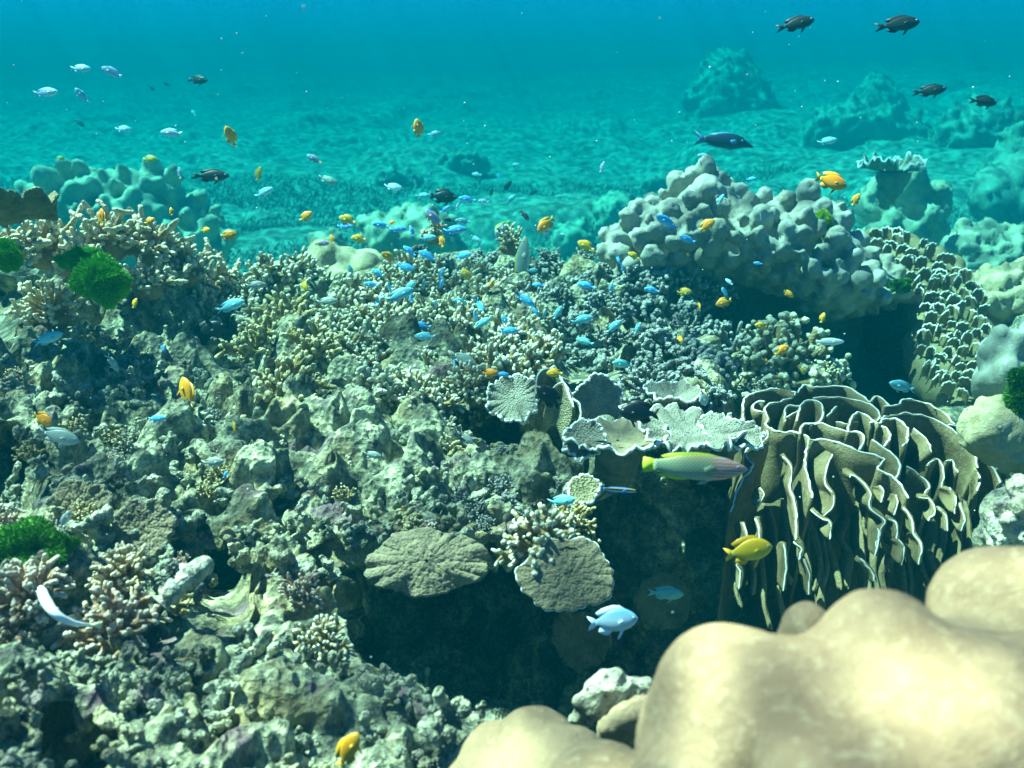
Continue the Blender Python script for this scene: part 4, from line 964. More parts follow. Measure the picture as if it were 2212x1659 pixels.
# ================================================================ green algae
def algae_mat(name, c1, c2):
    m, nt, b = nodes(name, 0.7, 0.2); co = coords(nt); n = noise(nt, co, 45, 4)
    nt.links.new(mix(nt, mapr(nt, n, 0.35, 0.65, 0, 1), c1, c2), b.inputs["Base Color"]); return m
M_ALG = algae_mat("green_algae", (0.05, 0.20, 0.012), (0.08, 0.27, 0.02)); M_LIME = algae_mat("lime_algae", (0.42, 0.60, 0.05), (0.25, 0.42, 0.04))
def algae(label, x, y, rx, ry, d, m=M_ALG, n=12000, hair=0.22, name="green_algae"):
    r = np.random.default_rng(abs(int(x))); k = d / FPX
    V = ICO2[0] * (0.95 + 0.42 * fbm(ICO2[0] * 1.7 + x, 3, 3))[:, None] * np.array([rx, (rx + ry) * 0.4, ry]) * k
    o = empty(name, P(x, y, d), label, "algae")
    link("cushion", mesh_np("cushion", V, ICO2[1], m), o)
    fi = ICO2[1][r.integers(0, len(ICO2[1]), n)]; wb = r.dirichlet((1, 1, 1), n)[:, :, None]; c = (V[fi] * wb).sum(1); nn = (ICO2[0][fi] * wb).sum(1) + r.normal(size=(n, 3)) * 0.45 + np.array([0, 0, 0.3]); nn /= np.linalg.norm(nn, axis=1)[:, None]
    L = hair * ry * k * (0.6 + 0.8 * r.random(n))[:, None]; s = np.cross(nn, r.normal(size=(n, 3))); s /= np.linalg.norm(s, axis=1)[:, None]; wd = L * 0.16
    VV = np.stack([c - s * wd, c + s * wd, c + nn * L * 0.6 + s * wd * 0.7, c + nn * L], 1).reshape(-1, 3); b = (np.arange(n) * 4)[:, None]
    link("tufts", mesh_np("tufts", VV, np.concatenate([b + np.array([[0, 1, 2]]), b + np.array([[0, 2, 3]])]), m, smooth=False), o)
M_ALG_SUN = algae_mat("sunlit_algae", (0.12, 0.42, 0.015), (0.18, 0.55, 0.03))  # brighter copy of the algae green, sunlight put into the colour
algae("vivid green algae ball between the two tan branching corals, upper left", 222, 605, 52, 44, 1.85, M_ALG_SUN)
algae("green algae tuft behind the vivid green ball, under the left crest", 175, 558, 44, 22, 1.95, M_ALG_SUN)
algae("green algae at the left edge under the dark plate coral", 12, 550, 34, 30, 1.75, M_ALG_SUN)
algae("round dark green algae cushion at the left edge, below the dusky plates", 62, 1190, 88, 50, 1.2, hair=0.13, n=24000)
algae("small green algae patch in the middle of the finger corals, left of the parrotfish", 1112, 606, 26, 16, 2.85)
algae("small green algae sprig right of the tall greenish parrotfish's tail, at its foot", 1212, 622, 22, 14, 2.8)
algae("lime yellow algae strip on the right shoulder of the grey knobbly mound", 1778, 488, 14, 30, 2.86, M_LIME, name="lime_sponge")
algae("pale lime sponge patch in the dip of the grey knobbly mound's lower lip", 1778, 583, 26, 12, 2.84, M_LIME, name="lime_sponge")
algae("green algae wedged at the right edge, above the cream lumpy coral", 2214, 842, 34, 44, 1.62)
algae("dark green algae patch between the grey mound and the bladed coral", 1945, 615, 24, 14, 2.9)
# ================================================================ fish
def fish_mat(name, back, side, belly, rear=None, spec=0.35, rough=0.4, lattice=False, zr=0.16, rear_x=-0.2):
    m, nt, b = nodes(name, rough, spec)
    co = coords(nt, False); sx = N(nt, "ShaderNodeSeparateXYZ"); nt.links.new(co, sx.inputs[0])
    c = mix(nt, mapr(nt, sx.outputs["Z"], -zr, -zr * 0.15, 0, 1), belly, side)
    c = mix(nt, mapr(nt, sx.outputs["Z"], zr * 0.2, zr, 0, 1), c, back)
    if rear: c = mix(nt, mapr(nt, sx.outputs["X"], rear_x, rear_x - 0.12, 0, 1), c, rear)
    if lattice:
        mp = N(nt, "ShaderNodeMapping"); mp.inputs["Rotation"].default_value = (0, R(45), 0); mp.inputs["Scale"].default_value = (1, 0.0, 1)
        nt.links.new(co, mp.inputs[0]); v = N(nt, "ShaderNodeTexVoronoi"); v.inputs["Scale"].default_value = 42; v.inputs["Randomness"].default_value = 0.0; v.distance = 'CHEBYCHEV'
        nt.links.new(mp.outputs[0], v.inputs["Vector"])
        c = mix(nt, mapr(nt, v.outputs[0], 0.30, 0.48, 0, 0.75), c, (0.10, 0.13, 0.14))
        w1 = N(nt, "ShaderNodeTexWave"); w1.bands_direction = 'Z'; w1.inputs["Scale"].default_value = 11; w1.inputs["Distortion"].default_value = 2.5; w1.inputs["Detail Scale"].default_value = 2
        nt.links.new(co, w1.inputs["Vector"])
        hd = mapr(nt, sx.outputs["X"], 0.16, 0.24, 0, 1)
        c2 = mix(nt, mapr(nt, w1.outputs["Fac"], 0.62, 0.72, 0, 1), (0.36, 0.42, 0.36), (0.80, 0.16, 0.05))
        c = mix(nt, hd, c, c2)
    else:
        v = N(nt, "ShaderNodeTexVoronoi"); v.inputs["Scale"].default_value = 34; nt.links.new(co, v.inputs["Vector"])
        c = mix(nt, mapr(nt, v.outputs[0], 0.35, 0.75, 0, 0.22), c, tuple(x * 0.35 for x in side))
    oi = N(nt, "ShaderNodeObjectInfo")
    hs = N(nt, "ShaderNodeHueSaturation"); nt.links.new(mapr(nt, oi.outputs["Random"], 0, 1, 0.485, 0.51), hs.inputs["Hue"]); nt.links.new(mapr(nt, oi.outputs["Random"], 0, 1, 1.05, 0.7), hs.inputs["Value"])
    nt.links.new(c, hs.inputs["Color"]); nt.links.new(hs.outputs[0], b.inputs["Base Color"]); return m
def stripe_mat(name, base_, line, scale, direction='X', head=None, dist=0.8, thr=0.8):
    m, nt, b = nodes(name, 0.45, 0.3); co = coords(nt, False)
    w1 = N(nt, "ShaderNodeTexWave"); w1.bands_direction = direction; w1.inputs["Scale"].default_value = scale; w1.inputs["Distortion"].default_value = dist
    nt.links.new(co, w1.inputs["Vector"]); c = mix(nt, mapr(nt, w1.outputs["Fac"], thr, thr + .1, 0, 1), base_, line)
    if head:
        sx = N(nt, "ShaderNodeSeparateXYZ"); nt.links.new(co, sx.inputs[0])
        c = mix(nt, mapr(nt, sx.outputs["X"], head[0], head[0] - 0.06, 0, 1), c, head[1])
    nt.links.new(c, b.inputs["Base Color"]); return m
M_EYE = mat_plain("fish_eye", (0.01, 0.01, 0.012), 0.2, 0.5, 0)
M_EYER = mat_plain("eye_ring", (0.55, 0.6, 0.6), 0.3, 0.5, 0)
YEL, YELD, YELB = (0.95, 0.50, 0.02), (0.95, 0.33, 0.01), (0.95, 0.66, 0.05)
FM = {
 'orange': (fish_mat("orange_fish", (1.0, 0.36, 0.01), (1.0, 0.44, 0.01), (1.0, 0.5, 0.03), rear=(1.0, 0.6, 0.03)), fish_mat("orange_fin", YEL, YEL, YELD)),
 'yellow': (fish_mat("yellow_fish", (1.0, 0.58, 0.02), (1.0, 0.64, 0.02), (1.0, 0.7, 0.06), rear=(1.0, 0.7, 0.08)), fish_mat("yellow_fin", YEL, YELB, YEL)),
 'blue': (fish_mat("blue_fish", (0.06, 0.48, 1.0), (0.14, 0.66, 1.0), (0.5, 0.88, 1.0)), mat_plain("blue_fin", (0.12, 0.50, 0.90), 0.5, 0.3, 0)),
 'teal': (fish_mat("teal_fish", (0.12, 0.56, 0.66), (0.24, 0.70, 0.72), (0.5, 0.85, 0.8)), mat_plain("teal_fin", (0.18, 0.50, 0.58), 0.5, 0.3, 0)),
 'pale': (fish_mat("silver_blue_fish", (0.16, 0.48, 0.90), (0.50, 0.78, 0.92), (0.8, 0.95, 0.92)), mat_plain("pale_fin", (0.55, 0.75, 0.95), 0.5, 0.3, 0)),
 'grey': (fish_mat("grey_green_fish", (0.26, 0.33, 0.28), (0.38, 0.45, 0.36), (0.6, 0.66, 0.55)), mat_plain("grey_fin", (0.40, 0.48, 0.42), 0.5, 0.3, 0)),
 'dark': (fish_mat("dark_fish", (0.012, 0.018, 0.025), (0.03, 0.035, 0.035), (0.07, 0.06, 0.05)), mat_plain("dark_fin", (0.012, 0.014, 0.02), 0.5, 0.3, 0)),
 'black': (fish_mat("black_fish", (0.006, 0.006, 0.01), (0.010, 0.010, 0.014), (0.012, 0.012, 0.014)), mat_plain("black_fin", (0.006, 0.006, 0.01), 0.5, 0.3, 0)),
 'purple': (fish_mat("purple_blue_fish", (0.16, 0.22, 0.55), (0.28, 0.36, 0.62), (0.75, 0.40, 0.22)), mat_plain("purple_fin", (0.75, 0.35, 0.15), 0.5, 0.3, 0)),
 'wrasse': (fish_mat("checkered_fish", (0.55, 0.42, 0.10), (0.28, 0.42, 0.22), (0.46, 0.58, 0.42), rear=(0.62, 0.80, 0.06), lattice=True, zr=0.12, rear_x=-0.28), mat_plain("lime_fin", (0.45, 0.62, 0.03), 0.5, 0.3, 0)),
 'parrot': (fish_mat("greenish_fish", (0.30, 0.36, 0.26), (0.42, 0.50, 0.36), (0.7, 0.74, 0.55), lattice=False), mat_plain("yellow_tail", (0.62, 0.55, 0.06), 0.5, 0.3, 0)),
 'bird': (fish_mat("navy_fish", (0.008, 0.014, 0.04), (0.010, 0.022, 0.06), (0.02, 0.03, 0.06)), mat_plain("blue_grey_fin", (0.05, 0.16, 0.32), 0.5, 0.3, 0)),
 'cleaner': (None, mat_plain("cleaner_fin", (0.03, 0.30, 0.85), 0.5, 0.3, 0)),
 'butter': (stripe_mat("striped_disc_fish", (0.70, 0.78, 0.70), (0.20, 0.26, 0.26), 9, 'Z', None, 1.2, .72), mat_plain("butter_fin", (0.85, 0.70, 0.06), 0.5, 0.3, 0)),
 'white': (fish_mat("white_fish", (0.75, 0.85, 0.85), (0.85, 0.9, 0.88), (0.9, 0.92, 0.85)), mat_plain("white_fin", (0.8, 0.82, 0.5), 0.5, 0.3, 0)),
}
def cleaner_mat():
    m, nt, b = nodes("cleaner_fish", 0.4, 0.3); co = coords(nt, False); sx = N(nt, "ShaderNodeSeparateXYZ"); nt.links.new(co, sx.inputs[0])
    c = ramp(nt, mapr(nt, sx.outputs["Z"], -0.09, 0.09, 0, 1), [(0.20, (0.05, 0.35, 0.9)), (0.34, (0.7, 0.8, 0.9)), (0.44, (0.01, 0.01, 0.015)), (0.60, (0.01, 0.01, 0.015)), (0.70, (0.75, 0.55, 0.12)), (0.9, (0.15, 0.4, 0.85))])
    nt.links.new(c, b.inputs["Base Color"]); return m
FM['cleaner'] = (cleaner_mat(), FM['cleaner'][1])
# shape: x stations head -> peduncle, upper and lower heights, width factor, tail outline, dorsal, anal
XS = [0.50, 0.485, 0.45, 0.39, 0.30, 0.18, 0.05, -0.08, -0.18, -0.26, -0.31]
SHP = {
 'damsel': ([.005, .035, .085, .145, .200, .232, .222, .175, .115, .062, .055], [.005, .030, .075, .125, .175, .205, .200, .155, .100, .055, .050], .30, .16, .13, 'fork'),
 'chromis': ([.005, .028, .062, .105, .145, .168, .160, .128, .086, .045, .038], [.005, .026, .060, .100, .138, .160, .152, .120, .080, .042, .036], .34, .19, .07, 'deep'),
 'swallow': ([.005, .028, .066, .110, .150, .168, .158, .122, .080, .042, .036], [.005, .028, .062, .102, .140, .158, .148, .112, .074, .040, .034], .34, .20, .08, 'swallow'),
 'slim': ([.005, .020, .040, .066, .092, .108, .108, .094, .072, .052, .048], [.005, .020, .042, .068, .096, .112, .112, .098, .074, .052, .048], .42, .09, .03, 'fan'),
 'cleaner': ([.005, .016, .030, .044, .055, .062, .060, .054, .045, .035, .032], [.005, .016, .030, .044, .055, .062, .060, .054, .045, .035, .032], .5, .06, .018, 'fan'),
 'bird': ([.016, .022, .030, .055, .105, .140, .142, .120, .088, .058, .052], [.008, .018, .030, .045, .085, .115, .118, .100, .072, .050, .048], .4, .15, .02, 'lunate'),
 'disc': ([.008, .035, .09, .20, .31, .37, .37, .30, .18, .075, .06], [.008, .03, .08, .18, .29, .35, .35, .28, .17, .07, .055], .16, .10, .06, 'fan'),
}
def poly_fin(pts, y=0.0, th=0.006, yl=0.0):
    """thin solid fin in the x-z plane; yl leans its tip sideways"""
    p = np.array(pts, float); n = len(p); c = p.mean(0)
    L = np.vstack([p, c]); out = []
    for s in (1, -1): out.append(np.stack([L[:, 0], y + s * th * 0.5 + yl * (p[0, 0] - L[:, 0]), L[:, 1]], -1))
    V = np.concatenate(out); F = []
    for i in range(n):
        j = (i + 1) % n; F += [(i, j, n), (j + n + 1, i + n + 1, 2 * n + 1), (i, i + n + 1, j + n + 1), (i, j + n + 1, j)]
    return V, np.array(F)
def tail_pts(kind, h, L):
    x0 = -0.29; e = -0.31 - L
    if kind == 'fork': return [(x0, h), (x0 - L * .5, h * 1.9), (e, h * 2.6), (e + L * .25, h * 1.2), (x0 - L * .55, 0), (e + L * .25, -h * 1.2), (e, -h * 2.6), (x0 - L * .5, -h * 1.9), (x0, -h)]
    if kind == 'deep': return [(x0, h), (x0 - L * .4, h * 1.9), (e, h * 3.4), (e + L * .35, h * 1.7), (x0 - L * .35, h * .25), (x0 - L * .35, -h * .25), (e + L * .35, -h * 1.7), (e, -h * 3.4), (x0 - L * .4, -h * 1.9), (x0, -h)]
    if kind == 'swallow': return [(x0, h), (x0 - L * .4, h * 1.8), (e - .05, h * 3.0), (e + L * .3, h * 1.3), (x0 - L * .25, 0), (e + L * .3, -h * 1.3), (e - .05, -h * 3.0), (x0 - L * .4, -h * 1.8), (x0, -h)]
    if kind == 'lunate': return [(x0, h), (x0 - L * .6, h * 1.5), (e - .02, h * 2.4), (e + L * .35, h * 1.1), (e + L * .35, -h * 1.1), (e - .02, -h * 2.4), (x0 - L * .6, -h * 1.5), (x0, -h)]
    return [(x0, h), (x0 - L * .6, h * 1.25), (e, h * 1.35), (e - L * .06, 0), (e, -h * 1.35), (x0 - L * .6, -h * 1.25), (x0, -h)]
FMESH = {}
def fish_parts(shape, colr):
    key = (shape, colr)
    if key in FMESH: return FMESH[key]
    up, lo, wf, tl, fh, tk = SHP[shape]; mb, mf = FM[colr]
    xs = np.linspace(0.5, -0.31, 26); x0 = np.array(XS)[::-1]
    U = np.interp(xs, x0, up[::-1]); Lw = np.interp(xs, x0, lo[::-1]); n = 20
    k = np.array([.25, .5, .25]); U[1:-1] = np.convolve(U, k, 'valid'); Lw[1:-1] = np.convolve(Lw, k, 'valid')
    a = np.linspace(0, 2 * np.pi, n, endpoint=False)
    W = (U + Lw) * 0.5 * wf * np.interp(xs, [-.31, -.1, .3, .42, .5], [.7, 1.0, 1.35, 1.6, 1.6])
    sn, cs = np.sin(a), np.cos(a)
    z = np.where(sn[None] > 0, U[:, None] * sn[None], Lw[:, None] * sn[None])
    if shape == 'bird': z = z - (np.clip(xs - 0.3, 0, 1) * 0.22)[:, None]
    G = np.stack([np.tile(xs[:, None], (1, n)), W[:, None] * np.sign(cs)[None] * np.abs(cs)[None] ** 0.85, z], -1)
    Vb = np.concatenate([G.reshape(-1, 3), [[0.503, 0, z[0].mean()], [-0.315, 0, 0]]]); nb = len(xs) * n
    F = grid_faces(n, len(xs), True)[:, ::-1].tolist()
    F4 = [tuple(f) for f in F] + [(nb, i, (i + 1) % n, (i + 1) % n) for i in range(0)]
    tri = [(nb, i, (i + 1) % n) for i in range(n)] + [(nb + 1, nb - n + (i + 1) % n, nb - n + i) for i in range(n)]
    F3 = [t for f in F4 for t in ((f[0], f[1], f[2]), (f[0], f[2], f[3]))] + tri
    parts = {'body': mesh_np("body", Vb, np.array(F3), mb)}
    h = U[-1]
    V, F = poly_fin(tail_pts(tk, h, tl)); parts['tail_fin'] = mesh_np("tail_fin", V, F, mf, False)
    ui = lambda x: float(np.interp(x, xs[::-1], U[::-1])); li = lambda x: float(np.interp(x, xs[::-1], Lw[::-1]))
    dx = [0.28, 0.2, 0.08, -0.04, -0.14, -0.22]; df = [0, .55, .75, .9, 1.15, .9]
    dp = [(x, ui(x) * 0.93) for x in dx[::-1]] + [(x - (0.03 if f else 0), ui(x) + fh * f * .8) for x, f in zip(dx, df)]
    if fh > .05: dp[-1] = (-0.30, ui(-.22) + fh * .75)
    V, F = poly_fin(dp); parts['dorsal_fin'] = mesh_np("dorsal_fin", V, F, mf, False)
    ax = [0.0, -0.08, -0.16, -0.22]
    ap = [(x, -li(x) * 0.93) for x in ax[::-1]] + [(0.0, -li(0.)), (-0.10, -li(-.1) - fh * .9), (-0.2, -li(-.2) - fh * 1.1), (-0.28, -li(-.22) - fh * .7)]
    V, F = poly_fin(ap); parts['anal_fin'] = mesh_np("anal_fin", V, F, mf, False)
    V, F = poly_fin([(0.22, -li(.2) * .9), (0.14, -li(.14) * .93), (0.06, -li(.1) - fh * 1.2), (0.12, -li(.14) - fh * 1.0)]); mp_ = mb if colr in ('wrasse', 'parrot') else mf; parts['pelvic_fin'] = mesh_np("pelvic_fin", V, F, mp_, False)
    pm = []
    for s in (1, -1):
        wy = float(np.interp(0.24, xs[::-1], W[::-1])) * 0.97
        V, F = poly_fin([(0.235, -0.015), (0.17, 0.03), (0.10, 0.0), (0.11, -0.05), (0.19, -0.055)], th=0.004, yl=0.35); V[:, 1] = s * (V[:, 1] + wy); pm.append(mesh_np("pectoral_fin", V, F, mp_, False))
    parts['pectoral'] = pm; em = []
    ex = 0.405 if shape != 'bird' else 0.30; ez = ui(ex) * 0.28; er = 0.024 if shape in ('damsel', 'chromis', 'disc', 'swallow') else 0.014
    wy = float(np.interp(ex, xs[::-1], W[::-1])) * 0.93
    for s in (1, -1):
        v = ICO1[0] * np.array([er, er * .4, er]) + [ex, s * wy, ez]; v2 = ICO1[0] * np.array([er * .62, er * .3, er * .62]) + [ex + er * .1, s * (wy + er * .22), ez]
        em.append((mesh_np("eye", v, ICO1[1], M_EYER), mesh_np("pupil", v2, ICO1[1], M_EYE)))
    parts['eyes'] = em; FMESH[key] = parts; return parts
ICO1 = ico(2)
KINDS = {  # key: shape, colour, true length (m), category word, name
 'o': ('damsel', 'orange', .068, 'fish', 'damselfish'), 'y': ('damsel', 'yellow', .062, 'fish', 'damselfish'), 'b': ('chromis', 'blue', .06, 'fish', 'chromis'), 't': ('chromis', 'teal', .065, 'fish', 'chromis'),
 'p': ('chromis', 'pale', .07, 'fish', 'chromis'), 'g': ('chromis', 'grey', .085, 'fish', 'chromis'), 'd': ('swallow', 'dark', .11, 'fish', 'dark_damselfish'), 'k': ('damsel', 'black', .12, 'fish', 'dark_damselfish'),
 'u': ('chromis', 'purple', .075, 'fish', 'basslet'), 'W': ('slim', 'wrasse', .2, 'fish', 'wrasse'), 'R': ('slim', 'parrot', .2, 'fish', 'parrotfish'), 'B': ('bird', 'bird', .25, 'fish', 'wrasse'), 'C': ('cleaner', 'cleaner', .07, 'fish', 'cleaner_wrasse'),
 'D': ('disc', 'butter', .11, 'fish', 'butterflyfish'), 'w': ('slim', 'white', .09, 'fish', 'reef_fish'), 'q': ('damsel', 'pale', .10, 'fish', 'damselfish'), 'f': ('disc', 'butter', .07, 'fish', 'butterflyfish')}
rf = np.random.default_rng(99)
def fish(k, x, y, px, ang, label, d=None, yaw=None, roll=0, group=None):
    shape, colr, L0, cat, name = KINDS[k]
    yaw = (rf.random() * 40 - 20) if yaw is None else yaw
    yr = R(yaw); 
    if d is None:
        d = L0 * math.cos(yr) * FPX / px
        d = min(d, 9.0)
        if y > ridge(x) - 25: d = min(d, D(x, y) * (0.93 if k != 'k' else .97) - 0.05)
        caps = [(1290, 2000, 350, 700, 2.6), (1600, 1830, 690, 830, 2.25), (1050, 1600, 800, 1000, 1.6), (0, 560, 430, 640, 1.85), (0, 520, 340, 560, 5.0), (650, 1285, 430, 560, 2.8)]
        for x0, x1, y0, y1, cd in caps:        # swims in front of the coral heads there
            if x0 < x < x1 and y0 < y < y1 and k not in 'D': d = min(d, cd)
    L = px * d / FPX / math.cos(yr)
    th = R(ang)
    h = (RGT * math.cos(th) + UPV * math.sin(th)) * math.cos(yr) - FWD * math.sin(yr)
    ref = UPV * 1.0 + RGT * (-0.15 if math.cos(th) > 0 else 0.15)
    z = (ref - h * ref.dot(h)).normalized(); yv = z.cross(h).normalized()
    M = Matrix((h, yv, z)).transposed()
    q = M.to_quaternion() @ Quaternion((1, 0, 0), R(roll))
    o = empty(name, P(x, y, d), label, cat, group); o.rotation_mode = 'QUATERNION'; o.rotation_quaternion = q; o.scale = (L, L, L)
    pr = fish_parts(shape, colr)
    for nme in ('body', 'tail_fin', 'dorsal_fin', 'anal_fin'): link(nme, pr[nme], o)
    if px > 22:
        if px > 34: link('pelvic_fin', pr['pelvic_fin'], o)
        for i in (0, 1):
            e = link('eye', pr['eyes'][i][0], o); link('pupil', pr['eyes'][i][1], e); link('pectoral_fin', pr['pectoral'][i], o)
    return o
G_O = "orange and yellow damselfish over the reef"; G_B = "blue chromis swarming over the reef"; G_D = "dark fish over the reef"; G_P = "pale blue chromis in open water"
